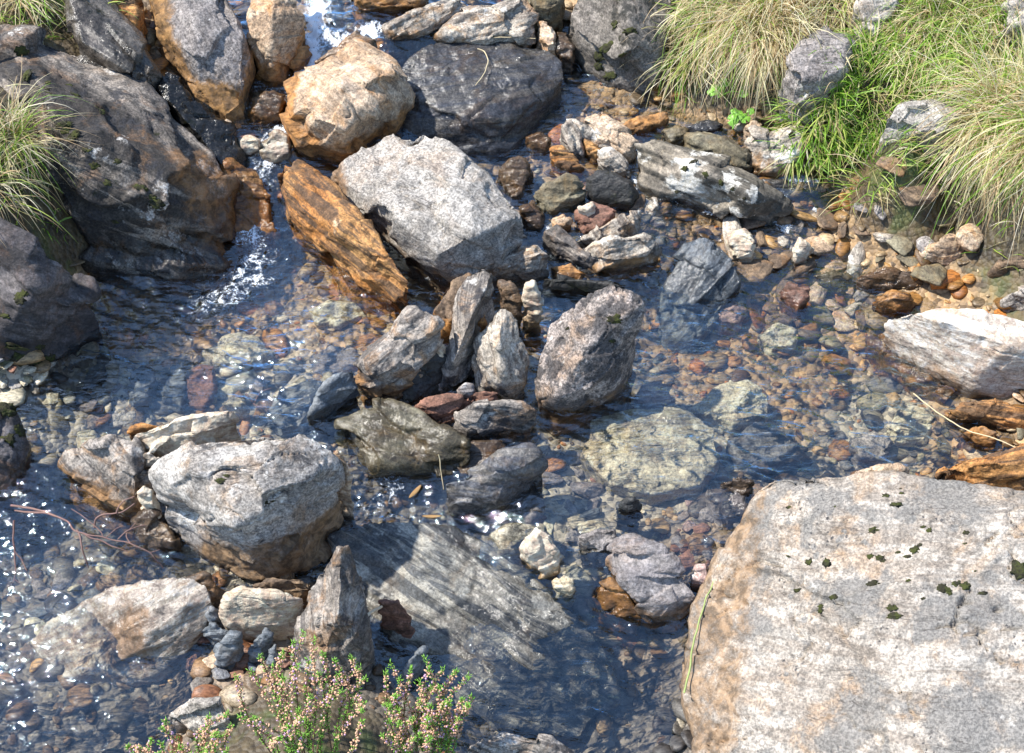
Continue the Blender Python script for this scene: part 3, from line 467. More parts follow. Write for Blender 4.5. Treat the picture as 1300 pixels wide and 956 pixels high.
rock('boulder', 'giant flat pale boulder dotted with grey lichen and black moss cushions', 'big',
     [(872,880,-.07),(876,830,-.05),(884,770,-.02),(905,715,.01),(930,672,.045),(945,640,.085),(958,614,.13),(980,602,.155),(1030,599,.175),(1090,598,.19),(1150,602,.2),(1230,615,.21),(1300,630,.22),(1400,650,.24),(1480,800,.24),(1450,1060,.15),(1200,1100,.1),(950,1060,-.1),(880,960,-.1)],
     extra=[(1030,650,.175),(1100,740,.17),(1120,650,.205),(1250,660,.23),(1220,800,.2),(1100,860,.1),(950,760,.035)], base=-.25, band=(1,-.04), tilt=.9, smooth=3, amp=1.0, lam=.6, facets=.35, vox=.0055, stain=.3, basescale=1.0, seed=95, cracks=1.8,
     more=lambda W, N: .62*sstep(at(985,800,.1)[0], at(940,800,.1)[0], W[:,0]-.2*(W[:,1]-at(950,800,.1)[1])))
# ---- the dam
rock('rock', 'tall narrow striped slab leaning upright in the dam', 'schist',
     [(596,346,.17),(612,336,.2),(628,345,.19),(618,384,.14),(606,420,.1),(592,450,.06),(571,494,-.0),(556,497,.0),(556,465,.05),(572,415,.11),(583,372,.16)],
     extra=[(600,400,.17),(578,455,.1)], base=-.08, facets=.5, band=(-.35,1), tilt=.5, lam=1.0, seed=101)
rock('rock', 'orange brown slab hidden behind the tall narrow slab', 'brown', [(545,398,.05),(560,368,.07),(580,352,.1),(596,350,.1),(590,368,.08),(575,410,.04),(552,440,.0),(540,425,.0)], bulge=.005, base=-.1, seed=102, band=(-.4,1), stain=.8)
rock('rock', 'thick grey block with long grain, resting on the pool side of the dam', 'schist',
     [(451,463,.06),(476,437,.1),(496,414,.13),(518,391,.16),(541,398,.17),(562,409,.16),(558,431,.13),(535,465,.08),(505,500,.02),(478,513,-.01),(463,507,-.01),(455,480,.02)],
     extra=[(520,405,.17),(470,460,.1),(490,480,.07),(545,415,.165)], base=-.07, band=(1,-1), tilt=.9, lam=1.5, seed=103, smooth=2, stain=.8)
rock('rock', 'dark mossy slab in the shade between the grey block and the narrow slab', 'blackmoss', [(505,505,.0),(525,470,.06),(552,440,.1),(566,450,.08),(560,490,.02),(548,515,-.01),(520,520,-.01)], bulge=.005, base=-.07, seed=104, lam=.5)
rock('rock', 'thin dark fin of slate at the pool edge of the dam', 'slate', [(390,530,.0),(395,515,.02),(405,495,.05),(425,477,.075),(449,467,.08),(453,474,.07),(432,496,.04),(408,522,.01)], bulge=.006, base=-.09, seed=105, band=(1,-.8), allwet=.2)
rock('flat_rock', 'bluish flat slab lying under the pool beside the slate fin', 'slate', [(340,525,-.03),(360,495,-.02),(392,478,-.01),(412,482,-.01),(398,505,-.01),(380,540,-.035),(355,545,-.04)], bulge=.003, base=-.12, seed=106, band=(1,-.7))
rock('rock', 'upright cream and yellow stone standing in the gap of the dam', 'white', [(663,383,.07),(668,361,.12),(677,358,.13),(685,370,.11),(689,395,.06),(683,412,.02),(671,411,.02),(664,398,.04)], bulge=.012, base=-.06, seed=107, stain=.7)
rock('rock', 'dark brown splinter beside the cream upright stone', 'brown', [(634,357,.1),(648,357,.11),(660,378,.08),(664,400,.04),(655,402,.04),(640,380,.07)], bulge=.006, base=-.05, seed=108, allwet=.5)
rock('rock', 'pale flaky upright rock in the middle of the dam', 'layer',
     [(598,456,.07),(612,415,.13),(628,393,.16),(644,389,.17),(657,405,.15),(667,455,.08),(665,494,.02),(656,512,-.01),(631,505,-.01),(602,498,.0)],
     extra=[(635,420,.16),(635,470,.09)], base=-.08, band=(-.1,1), tilt=.4, lam=1.8, seed=109, facets=.7)
rock('boulder', 'large pinkish grey block with dark lichen, the biggest stone of the dam', 'lichend',
     [(682,500,.03),(683,458,.08),(697,410,.14),(726,385,.18),(754,371,.205),(779,367,.215),(796,376,.21),(813,384,.2),(815,394,.19),(807,421,.15),(801,452,.1),(789,487,.04),(758,515,-.01),(727,533,-.03),(704,535,-.03),(684,520,-.01)],
     extra=[(770,385,.21),(795,395,.2),(720,410,.17),(710,500,.07),(770,470,.11),(740,450,.15)], base=-.11, band=(.4,-1), seed=110, smooth=2, facets=.55, amp=1.0, lam=.6, stain=.5, cracks=.9)
rock('rock', 'grey rock with white veins under the big pinkish block', 'schist', [(577,537,.02),(578,522,.04),(600,510,.07),(640,508,.075),(668,512,.065),(679,523,.045),(674,538,.015),(650,548,-.0),(610,554,-.01),(590,550,-.0)], bulge=.015, base=-.09, seed=111, band=(1,.1))
rock('rock', 'flat rust brown stone in front of the narrow slab', 'rust', [(524,516,.03),(545,503,.05),(575,500,.06),(598,506,.05),(590,520,.03),(560,533,.01),(540,530,.01)], bulge=.005, base=-.07, seed=112)
rock('rock', 'small round violet pebble at the foot of the flaky upright rock', 'purple', [(580,493,.05),(590,484,.065),(602,488,.06),(601,500,.04),(588,502,.035)], bulge=.01, base=-.03, seed=113)
rock('rock', 'short rust red sliver lying below the flaky upright rock', 'rust', [(597,498,.05),(615,495,.06),(633,500,.05),(630,508,.04),(605,508,.04)], bulge=.004, base=-.02, seed=114)
rock('rock', 'tiny cream pebble wedged between grey block and narrow slab', 'white', [(554,440,.1),(560,434,.11),(566,438,.1),(563,450,.085),(556,450,.085)], bulge=.006, base=.03, seed=115)
rock('rock', 'tiny orange chip by the flaky upright rock', 'orange', [(608,405,.12),(616,398,.13),(618,405,.12),(611,414,.11)], bulge=.004, base=.05, seed=116)
rock('flat_rock', 'olive brown flat slab with water sliding over it below the dam', 'green',
     [(429,537,.02),(450,523,.035),(470,515,.045),(495,509,.05),(526,519,.05),(570,544,.04),(592,563,.03),(594,580,.01),(540,588,.005),(475,590,.0),(455,565,.005)],
     bulge=.004, shrink=.85, base=-.12, band=(1,.3), seed=117, wet=.05, allwet=.35, smooth=2)
rock('rock', 'black wet block with a violet front below the flat slab', 'wetdark', [(563,614,.01),(612,598,.05),(640,573,.075),(672,567,.075),(693,590,.045),(668,618,.01),(638,640,-.02),(608,640,-.03),(575,650,-.04),(568,632,-.02)],
     extra=[(625,602,.06)], bulge=.01, base=-.14, seed=118, smooth=2, wet=.03, allwet=.3)
rock('flat_rock', 'brown slab awash behind the black wet block', 'brown', [(570,575,.0),(600,560,.01),(640,555,.015),(650,572,.0),(625,595,-.01),(585,605,-.02)], bulge=.002, base=-.1, seed=119, allwet=.9)
# ---- lower half
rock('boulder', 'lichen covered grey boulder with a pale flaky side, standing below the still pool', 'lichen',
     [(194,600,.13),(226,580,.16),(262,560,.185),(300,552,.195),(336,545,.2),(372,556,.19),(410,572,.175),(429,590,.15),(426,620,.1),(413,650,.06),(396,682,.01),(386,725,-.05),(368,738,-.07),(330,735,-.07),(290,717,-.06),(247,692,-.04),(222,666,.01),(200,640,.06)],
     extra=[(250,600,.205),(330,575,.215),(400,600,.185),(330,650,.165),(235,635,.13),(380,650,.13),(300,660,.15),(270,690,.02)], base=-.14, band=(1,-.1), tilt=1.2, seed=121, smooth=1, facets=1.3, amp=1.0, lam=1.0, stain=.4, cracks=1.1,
     more=lambda W, N: .75*(1-sstep(.03, .1, W[:,2]))*sstep(at(225,640,.1)[0], at(290,640,.1)[0], W[:,0]))  # brown stain low on the front, with that face's shade painted in
rock('rock', 'round tan stone leaning on the far shoulder of the lichened boulder', 'tan', [(414,578,.13),(428,569,.15),(442,585,.13),(445,608,.08),(434,630,.02),(423,622,.03)], bulge=.02, base=-.08, seed=122)
rock('rock', 'elongated cream white stone resting at the pool edge on the lichened boulder', 'white', [(165,559,.08),(172,548,.1),(195,541,.12),(220,531,.135),(262,524,.15),(298,520,.15),(302,531,.13),(283,553,.1),(245,569,.07),(202,579,.05),(170,573,.05)], bulge=.012, base=-.02, seed=123, band=(1,-.25), smooth=5)
rock('rock', 'thin orange stone behind the elongated cream one', 'orange', [(162,548,.06),(165,540,.07),(185,540,.08),(205,540,.08),(195,550,.06),(172,553,.05)], bulge=.004, base=-.03, seed=124, lam=.2)
rock('rock', 'tan rock with blue grey stripes beside the cream stone', 'schist', [(77,590,.02),(86,572,.05),(112,558,.08),(150,552,.095),(172,562,.09),(180,600,.05),(183,640,.0),(160,652,-.02),(128,638,-.02),(100,615,-.01)],
     bulge=.02, base=-.13, seed=125, band=(.6,1), stain=.9, smooth=5)
rock('rock', 'thin stacked slab under the cream stone', 'layer', [(165,580,.07),(190,574,.08),(206,582,.07),(200,593,.05),(178,590,.05)], bulge=.004, base=-.03, seed=126)
rock('rock', 'lower thin grey slab of the little stack', 'schist', [(154,600,.05),(175,593,.06),(198,600,.05),(190,613,.03),(165,611,.03)], bulge=.004, base=-.05, seed=127)
rock('rock', 'small white speckled stone against the flaky side of the lichened boulder', 'white', [(174,626,.05),(182,612,.07),(195,620,.06),(197,645,.02),(184,650,.0)], bulge=.01, base=-.07, seed=128)
rock('rock', 'brown rock shoulder under water between striped rock and lichened boulder', 'brown', [(165,660,-.01),(190,640,.01),(215,665,.0),(228,695,-.03),(200,705,-.05),(172,690,-.05)], bulge=.01, base=-.13, seed=129, allwet=.7)
rock('rock', 'half sunken white and rust stained boulder in the dark water', 'whiteg',
     [(30,815,-.11),(60,790,-.075),(100,766,-.04),(135,748,.0),(185,733,.03),(235,728,.045),(262,738,.04),(272,765,.02),(262,800,-.02),(235,832,-.05),(195,856,-.075),(160,862,-.085),(80,860,-.12)],
     extra=[(205,765,.035),(232,770,.035),(180,820,-.02)], bulge=.0, base=-.2, seed=130, facets=.25, allwet=.6, band=(1,-.5), smooth=5, stain=.3, lam=1.2,
     more=lambda W, N: .8*np.exp(-((W[:,0]-at(165,795,0)[0])**2+(W[:,1]-at(165,795,0)[1])**2)/.045**2))
rock('rock', 'dark tail rock behind the rust stained boulder', 'brown', [(235,735,.02),(260,728,.03),(278,745,.01),(275,770,-.02),(255,775,-.01)], bulge=.005, base=-.1, seed=131, allwet=.5)
rock('rock', 'smooth beige kidney shaped stone in front of the lichened boulder', 'white', [(278,778,.02),(284,756,.06),(304,741,.085),(320,746,.085),(338,757,.075),(372,755,.08),(386,759,.07),(380,774,.04),(352,794,.0),(312,803,-.02),(287,794,-.01)], bulge=.012, base=-.09, seed=132, smooth=6, lam=.2, stain=.5, facets=.3)
rock('rock', 'rock splinter in the gap below the lichened boulder', 'brown', [(320,742,.03),(345,733,.05),(385,735,.05),(398,745,.03),(385,757,.01),(345,755,.01)], bulge=.005, base=-.07, seed=133)
rock('rock', 'dark blue slate pebble leaning, largest of the slate cluster', 'slate', [(271,850,-.05),(277,820,.0),(293,800,.03),(307,803,.03),(302,825,-.01),(284,850,-.05)], bulge=.008, base=-.1, seed=134)
rock('rock', 'slate pebble with a pale edge in the middle of the slate cluster', 'slate', [(316,838,-.04),(322,812,.0),(337,797,.02),(347,804,.01),(338,828,-.03),(325,840,-.04)], bulge=.008, base=-.1, seed=135)
rock('rock', 'small slate pebble closest to the triangular striped rock', 'slate', [(338,845,-.04),(342,822,-.01),(350,817,.0),(352,830,-.02),(346,850,-.04)], bulge=.005, base=-.1, seed=136)
rock('rock', 'round bluish pebble beside the kidney shaped stone', 'slate', [(262,780,.0),(268,771,.02),(278,775,.01),(278,790,-.02),(266,792,-.02)], bulge=.006, base=-.08, seed=137)
rock('rock', 'flat dark slab under the slate cluster', 'slate', [(256,800,-.02),(270,792,.0),(290,800,-.01),(292,812,-.03),(270,812,-.035)], bulge=.003, base=-.09, seed=138)
rock('rock', 'triangular striped grey rock pointing up behind the heather', 'schist',
     [(363,836,-.02),(375,799,.03),(397,748,.09),(404,722,.12),(424,692,.16),(442,691,.16),(452,718,.13),(464,765,.08),(470,796,.04),(467,822,.01),(448,848,-.02),(400,862,-.03)],
     extra=[(432,700,.17),(430,780,.11)], facets=.5, base=-.12, band=(-.35,1), tilt=.4, lam=1.8, seed=140, smooth=2)
rock('rock', 'brown wedge stone resting on the striped underwater slab', 'rust', [(479,764,.0),(490,760,.01),(505,761,.01),(525,783,-.02),(521,796,-.04),(500,787,-.035)], bulge=.005, base=-.1, seed=141)
rock('rock', 'dark shard standing in the deeper water near the heather', 'slate', [(511,856,-.06),(518,838,-.04),(530,828,-.03),(540,822,-.03),(535,840,-.05),(518,860,-.07)], bulge=.004, base=-.16, seed=142)
rock('flat_rock', 'huge blue and white striped slab stretching under the lower stream', 'schistd',
     [(415,682,-.035),(460,664,-.03),(520,662,-.035),(570,668,-.04),(618,690,-.045),(672,730,-.05),(732,780,-.07),(770,820,-.095),(785,880,-.13),(740,940,-.17),(640,920,-.14),(560,862,-.12),(515,812,-.1),(475,790,-.09),(455,760,-.07),(430,720,-.05)],
     extra=[(540,700,-.036),(600,760,-.052),(660,820,-.08)], base=-.3, band=(1,.72), tilt=.7, lam=1.6, amp=1.1, seed=143, smooth=4, vox=.005, allwet=.35, facets=.28)
rock('rock', 'cream cube shaped stone standing in the shallow lower stream', 'white', [(659,696,.01),(670,684,.03),(685,674,.05),(698,677,.05),(713,701,.02),(709,714,.0),(686,726,-.03),(672,718,-.02)], bulge=.012, base=-.1, seed=144, band=(1,-.4), shrink=.75, smooth=2, stain=.6)
rock('rock', 'small greenish pale stone under water below the cream cube', 'palebed', [(700,738,-.03),(715,728,-.02),(730,735,-.02),(728,752,-.045),(708,754,-.05)], bulge=.008, base=-.1, seed=145)
rock('rock', 'violet grey four sided stone ringed by bubbles, between two boulders', 'purple', [(776,697,.02),(790,688,.035),(805,685,.045),(845,694,.045),(866,726,.015),(887,759,-.015),(866,772,-.035),(830,781,-.055),(812,765,-.03),(790,735,-.0)],
     bulge=.01, shrink=.82, base=-.12, seed=146, smooth=2, stain=.6, lam=.5)
rock('rock', 'speckled grey stone sunk beside the violet grey one', 'granite2', [(735,682,-.01),(758,671,.0),(780,672,.0),(783,690,-.02),(765,700,-.035),(742,698,-.035)], bulge=.006, base=-.1, seed=147)
rock('rock', 'small black rounded rock breaking the surface of the wide pool', 'blackmoss', [(784,640,.0),(797,631,.02),(812,634,.015),(815,644,-.005),(798,650,-.01)], bulge=.008, base=-.08, seed=148)
rock('rock', 'pale pointed pebble between the violet stone and the giant boulder', 'pinkst', [(876,738,-.02),(884,716,.01),(897,714,.02),(900,730,.0),(893,742,-.02)], bulge=.01, base=-.1, seed=149)
rock('rock', 'flat pinkish rock touching the corner of the giant boulder under water', 'purple', [(898,622,-.01),(925,615,-.0),(950,628,-.0),(948,655,-.02),(925,662,-.03),(905,645,-.03)], bulge=.005, base=-.12, seed=150, allwet=.2)
rock('rock', 'wet rusty rock at the inner foot of the violet grey stone', 'brown', [(755,745,-.04),(775,730,-.02),(800,755,-.035),(815,785,-.07),(790,790,-.085),(765,772,-.07)], bulge=.006, base=-.14, seed=151, stain=.8, allwet=.5)
# ---- stones seen through the pools
rock('flat_rock', 'very large pale greenish slab lying under the wide pool', 'palebed', [(738,575,-.035),(752,535,-.03),(800,518,-.02),(860,520,-.02),(905,545,-.025),(912,580,-.03),(890,615,-.035),(830,628,-.04),(775,615,-.04)], bulge=.012, shrink=.75, base=-.16, seed=161, amp=.9, facets=.4)
rock('rock', 'rounded pink stone under the pool beside the big pinkish block', 'pinkst', [(806,500,-.04),(815,488,-.03),(838,483,-.025),(852,492,-.03),(855,510,-.045),(835,517,-.055),(815,514,-.055)], bulge=.01, base=-.13, seed=162)
rock('flat_rock', 'pale stone under the open ripples of the wide pool', 'palebed', [(880,520,-.06),(905,492,-.045),(950,480,-.04),(978,500,-.045),(975,530,-.06),(930,540,-.065)], bulge=.008, base=-.14, seed=163)
rock('rock', 'dark rock under water below the pale slab', 'wetdark', [(925,560,-.06),(960,535,-.045),(1010,545,-.045),(1020,580,-.06),(975,600,-.07),(935,590,-.07)], bulge=.008, base=-.14, seed=164)
rock('rock', 'light round stone under the pool before the dark hollow', 'palebed', [(1125,540,-.05),(1150,515,-.035),(1180,515,-.03),(1192,540,-.045),(1175,562,-.06),(1140,562,-.06)], bulge=.008, base=-.13, seed=165)
rock('rock', 'grey rounded stone under the pool near the orange and pink slab', 'granite2', [(1080,560,-.06),(1110,545,-.05),(1135,562,-.055),(1120,585,-.07),(1090,582,-.07)], bulge=.008, base=-.14, seed=166)
rock('rock', 'dark violet stone under water beside the striped slab', 'purple', [(640,600,-.03),(668,612,-.03),(690,640,-.035),(675,665,-.055),(645,655,-.06),(630,625,-.05)], bulge=.006, base=-.13, seed=167)
rock('flat_rock', 'whitish stone under water above the cream cube', 'palebed', [(625,680,-.03),(650,665,-.02),(690,662,-.02),(700,680,-.03),(660,702,-.05),(635,702,-.05)], bulge=.006, base=-.13, seed=168)
rock('rock', 'flat oval pale green stone under the still pool near the cream stone', 'palebed', [(283,510,-.02),(292,503,-.015),(308,504,-.015),(315,512,-.02),(305,519,-.03),(290,517,-.03)], bulge=.004, base=-.08, seed=169)
rock('rock', 'brown oval stone under the still pool', 'rust', [(235,480,-.05),(250,462,-.04),(272,465,-.04),(275,495,-.055),(262,520,-.065),(240,512,-.065)], bulge=.008, base=-.12, seed=170)
rock('rock', 'blue grey oblong stone under the still pool beside the brown oval one', 'slate', [(165,505,-.04),(178,475,-.025),(192,462,-.02),(197,480,-.03),(185,510,-.045),(170,517,-.05)], bulge=.006, base=-.1, seed=171)
rock('flat_rock', 'bluish slab under the middle of the still pool', 'slate', [(205,500,-.05),(215,465,-.04),(232,460,-.035),(238,490,-.05),(230,520,-.06),(212,520,-.065)], bulge=.004, base=-.11, seed=172)
rock('flat_rock', 'wide yellow green stone under the ripples near the rust orange rock', 'palebed', [(255,445,-.06),(285,425,-.05),(330,425,-.05),(345,448,-.06),(310,465,-.065),(270,462,-.065)], bulge=.006, base=-.13, seed=173)
rock('rock', 'cream stone under water at the tip of the rust orange rock', 'palebed', [(395,395,-.05),(420,382,-.04),(455,385,-.04),(465,402,-.055),(430,415,-.06),(402,412,-.06)], bulge=.006, base=-.12, seed=174)
rock('flat_rock', 'violet slab under the still pool beside the slate fin', 'purple', [(395,455,-.05),(420,440,-.04),(450,445,-.04),(455,462,-.05),(425,475,-.06),(400,472,-.06)], bulge=.004, base=-.12, seed=175)
rock('rock', 'broken tan stone under water below the lichened boulder flank', 'tan', [(123,735,-.08),(140,725,-.07),(157,732,-.075),(152,748,-.09),(132,748,-.095)], bulge=.004, base=-.16, seed=176)
rock('rock', 'pinkish stone under the shallows between pool and shield shaped stone', 'pinkst', [(905,395,-.03),(930,380,-.02),(950,392,-.03),(940,412,-.045),(915,412,-.045)], bulge=.006, base=-.1, seed=177)
rock('rock', 'blue green stone under the shallows near the shield shaped stone', 'palebed', [(960,425,-.05),(985,408,-.035),(1015,418,-.04),(1010,440,-.055),(980,445,-.06)], bulge=.006, base=-.11, seed=178)
# ---- beyond the lower edge of the photo the stream goes on
rock('boulder', 'grey striped boulder in the deep water beyond the heather', 'schist', [(590,950,-.04),(640,925,-.02),(700,935,-.02),(740,975,-.08),(700,1010,-.14),(620,1000,-.13)], bulge=.02, base=-.3, seed=181, band=(1,.3))
rock('rock', 'pale rounded stone between heather and dark water', 'granite', [(215,905,-.04),(245,885,.0),(285,890,.0),(295,920,-.04),(255,940,-.07)], bulge=.02, base=-.15, seed=182)
# ---------------------------------------------------------------- zones of the bed
def topix(x, y, z):
    x = np.asarray(x, float); dx = x-CAM[0]; dy = np.asarray(y)-CAM[1]; dz = np.asarray(z)-CAM[2]
    yc = dy*CA+dz*SA; zc = -dy*SA+dz*CA
    # camera space: X right, Y up, -Z forward
    Y = dy*SA*0+ (dy*CA+dz*SA); Z = (-dy*SA+dz*CA)
    return 650+FPX*dx/(-Z), 478-FPX*Y/(-Z)
ZP = [(1000,330,0),(1100,370,0),(900,290,0),(1200,350,0),(1150,300,0),(740,140,0),(850,140,0),(200,390,0),(130,410,0),(330,340,0),(450,410,0),(980,390,0),(1250,530,0),(950,420,0),(560,380,0),
(300,500,1),(180,470,1),(250,540,1),(60,480,1),(400,450,1),(900,490,1),(820,590,1),(950,540,1),(700,600,1),(720,660,1),(850,560,1),(1100,500,1),(320,740,1),(280,800,3),(650,700,1),(680,640,1),
(50,600,2),(50,700,2),(120,800,2),(180,690,2),(450,620,2),(560,650,2),(800,820,2),(650,870,2),(1000,560,2),(900,430,0),(1050,440,0),(1000,470,0),(900,660,3),(560,800,2),(480,860,2),(790,450,2),(850,700,3),(780,760,3),(280,860,3),(1280,330,0)]
ZXY = np.array([list(at(a, b, 0))[:2]+[c] for a, b, c in ZP])
def zone_w(x, y):
    x = np.asarray(x, float).ravel(); y = np.asarray(y, float).ravel()
    jx = x+.05*fb2(x, y, 6, 2, 1); jy = y+.05*fb2(x, y, 6, 2, 5)
    W = np.zeros((len(x), 4))
    for a, b, c in ZXY: W[:, int(c)] += 1/((jx-a)**2+(jy-b)**2+.002)**2
    return W/W.sum(1)[:, None]
PAL = [np.array([(.4,.22,.08),(.26,.145,.05),(.5,.33,.15),(.16,.1,.045),(.42,.18,.05),(.3,.24,.16),(.52,.43,.3),(.2,.16,.11)]),
       np.array([(.46,.46,.39),(.3,.33,.33),(.6,.58,.5),(.17,.18,.2),(.46,.34,.2),(.38,.37,.27),(.12,.13,.15),(.48,.26,.13),(.68,.66,.58)]),
       np.array([(.12,.12,.12),(.08,.08,.085),(.2,.195,.18),(.16,.12,.08),(.28,.27,.23),(.06,.06,.065),(.25,.17,.1)]),
       np.array([(.27,.18,.11),(.18,.14,.1),(.36,.28,.18),(.1,.09,.09),(.33,.3,.25),(.24,.12,.07)])]
ZMEAN = np.array([p.mean(0) for p in PAL])
def inpoly(px, py, poly):
    r = np.zeros(len(px), bool); n = len(poly)
    for i in range(n):
        x1, y1 = poly[i]; x2, y2 = poly[(i+1) % n]
        if y1 == y2: continue
        c = ((y1 > py) != (y2 > py)) & (px < (x2-x1)*(py-y1)/(y2-y1)+x1); r ^= c
    return r
BANK_R = [(838,-600),(842,-10),(836,60),(858,120),(900,140),(960,128),(1000,172),(1020,215),(1062,222),(1110,205),(1165,225),(1185,268),(1240,330),(1310,352),(1420,420),(2600,700),(3600,-600)]
BANK_L = [(-1500,-600),(60,-600),(150,-60),(120,40),(60,55),(0,30),(-80,60),(20,120),(90,300),(60,300),(-40,270),(-1500,800)]
def bank_mask(x, y, z):
    px, py = topix(x, y, z); px = np.atleast_1d(px); py = np.atleast_1d(py)
    return inpoly(px, py, BANK_R), inpoly(px, py, BANK_L)

# ---------------------------------------------------------------- ground sheet
def axis(a, b, st, far):
    c = np.arange(a, b+1e-9, st); o = []; s = st; v = b
    while v < far: s = min(s*1.25, 3); v += s; o.append(v)
    p = []; s = st; v = a
    while v > -far: s = min(s*1.25, 3); v -= s; p.append(v)
    return np.concatenate([p[::-1], c, o])
def grid_faces(nx, ny):
    i = np.arange(nx*ny).reshape(ny, nx)
    return np.stack([i[:-1, :-1].ravel(), i[:-1, 1:].ravel(), i[1:, 1:].ravel(), i[1:, :-1].ravel()], 1)
xs = axis(-1.7, 1.9, .009, 70); ys = axis(-1.3, 1.9, .009, 70)
gx, gy = np.meshgrid(xs, ys); gz = TER(gx, gy)
far = np.hypot(gx, gy) > 3.5
gz = gz+np.where(far, .12*fb2(gx, gy, .5, 3, 2), 0)
V = np.stack([gx.ravel(), gy.ravel(), gz.ravel()], 1)
me = mesh_from('ground', V, grid_faces(len(xs), len(ys)))
bR, bL = bank_mask(V[:, 0], V[:, 1], V[:, 2])
bank = (bR | bL).astype(float); rr = np.hypot(V[:, 0], V[:, 1]-.4); bank[rr > 2.2] = 1; bank = np.maximum(bank, .85*sstep(.015, .06, V[:, 2]-W0(V[:, 0], V[:, 1])))
zc = zone_w(V[:, 0], V[:, 1])@ZMEAN
cattr(me, 'col', zc*.8); fattr(me, 'bank', bank)
n = NT('stream_bed_and_soil'); tc = n.n('ShaderNodeNewGeometry').outputs['Position']
vo = n.n('ShaderNodeTexVoronoi'); vo.inputs['Scale'].default_value = 95; n.put(vo.inputs['Vector'], tc)
sep = n.n('ShaderNodeSeparateColor'); n.put(sep.inputs[0], vo.outputs['Color'])
nn = n.noise(tc, 30, 5, .7)
g = n.mix(.85, n.attr('col', 'Color'), n.mix(sep.outputs[0], (.12, .12, .13), (.95, .92, .85)), 'OVERLAY')
g = n.mix(.6, g, n.mix(nn, (.15, .15, .15), (.85, .85, .85)), 'OVERLAY')
soil = n.mix(n.mapr(nn, .35, .65), (.035, .026, .016), (.1, .075, .035))
soil = n.mix(n.mapr(n.noise(tc, 9, 4), .5, .65), soil, (.05, .075, .015))
c = n.mix(n.attr('bank'), g, soil)
n.bsdf(c, .6, n.math('ADD', n.math('MULTIPLY', vo.outputs['Distance'], -.8), nn), bstr=.9, bdist=.005)
M['ground'] = n.m
tag(link('ground', me, M['ground']), kind='structure')

# ---------------------------------------------------------------- small stones
import bmesh
def ico(sub):
    bm = bmesh.new(); bmesh.ops.create_icosphere(bm, subdivisions=sub, radius=1)
    V = np.array([v.co[:] for v in bm.verts]); F = np.array([[v.index for v in f.verts] for f in bm.faces]); bm.free(); return V, F
def facet(D, r, k=11, p=14):
    n_ = r.normal(size=(k, 3)); n_ /= np.linalg.norm(n_, axis=1)[:, None]; h = r.uniform(.62, 1.0, k)
    n_ = np.vstack([n_, [[0, 0, 1], [0, 0, -1], [1, 0, 0], [-1, 0, 0], [0, 1, 0], [0, -1, 0]]]); h = np.append(h, [.95]*6)
    q = np.maximum(0, D@n_.T/h); return D*((q**p).sum(1)**(-1/p))[:, None]
def rotz(a):
    c, s = np.cos(a), np.sin(a); return c, s
IV2, IF2 = ico(2); IV4, IF4 = ico(4)
PEB = [facet(IV2, rng, 9, 9) for _ in range(10)]
def mass_gravel(name, N, box, rmin, rmax, keep, seed):
    r = np.random.default_rng(seed)
    x = r.uniform(box[0], box[1], N); y = r.uniform(box[2], box[3], N); z = TER(x, y)
    k = keep(x, y, z); x, y, z = x[k], y[k], z[k]; N = len(x)
    R = rmin*(rmax/rmin)**(r.random(N)**2.9)
    Wz = zone_w(x, y); cum = Wz.cumsum(1); zi = (r.random(N)[:, None] > cum).sum(1).clip(0, 3)
    col = np.array([PAL[a][r.integers(len(PAL[a]))] for a in zi])*r.uniform(.5, 1.15, (N, 1))*np.array([.92, .82, .7])
    sx = R*r.uniform(.8, 1.5, N); sy = R*r.uniform(.6, 1., N); sz = R*r.uniform(.18, .45, N)
    a = r.uniform(0, 6.283, N); t = r.normal(0, .22, N); u = r.normal(0, .22, N)
    sh = r.integers(len(PEB), size=N); B = np.stack(PEB)[sh]
    P = B*np.stack([sx, sy, sz], 1)[:, None, :]
    c, s = np.cos(a)[:, None], np.sin(a)[:, None]
    X = P[..., 0]*c-P[..., 1]*s; Y = P[..., 0]*s+P[..., 1]*c; Z = P[..., 2]+X*t[:, None]+Y*u[:, None]
    Vv = np.stack([X+x[:, None], Y+y[:, None], Z+(z+sz*.45)[:, None]], -1).reshape(-1, 3)
    nvb = len(IV2); F = (IF2[None]+(np.arange(N)*nvb)[:, None, None]).reshape(-1, 3)
    me = mesh_from(name, Vv, F); cattr(me, 'col', np.repeat(col, nvb, 0)); return me
n = NT('gravel_stones'); tc = n.n('ShaderNodeNewGeometry').outputs['Position']
mp = n.n('ShaderNodeMapping'); mp.inputs['Scale'].default_value = (1, 2.5, 3); mp.inputs['Rotation'].default_value = (.3, .2, .6); n.put(mp.inputs[0], tc)
nn = n.noise(mp.outputs[0], 90, 4, .7, .5)
c = n.mix(.8, n.attr('col', 'Color'), n.mix(n.mapr(nn, .3, .7), (.15, .15, .15), (.88, .86, .82)), 'OVERLAY')
n.bsdf(c, .4, nn, bstr=.5, bdist=.003); M['gravel'] = n.m
def keep_bed(x, y, z):
    a, b = bank_mask(x, y, z); wv = W0(x, y); return ~(a | b) & (z < wv+.05)
me = mass_gravel('gravel', 16000, (-1.35, 1.6, -1.1, 1.1), .0042, .036, keep_bed, 3)
tag(link('gravel', me, M['gravel']), 'mixed small gravel covering the stream bed', kind='stuff')
ROCKXY = [(c_[0], c_[1], r_*.75, z_) for (_, c_, r_, _, _, z_) in ROCKS]
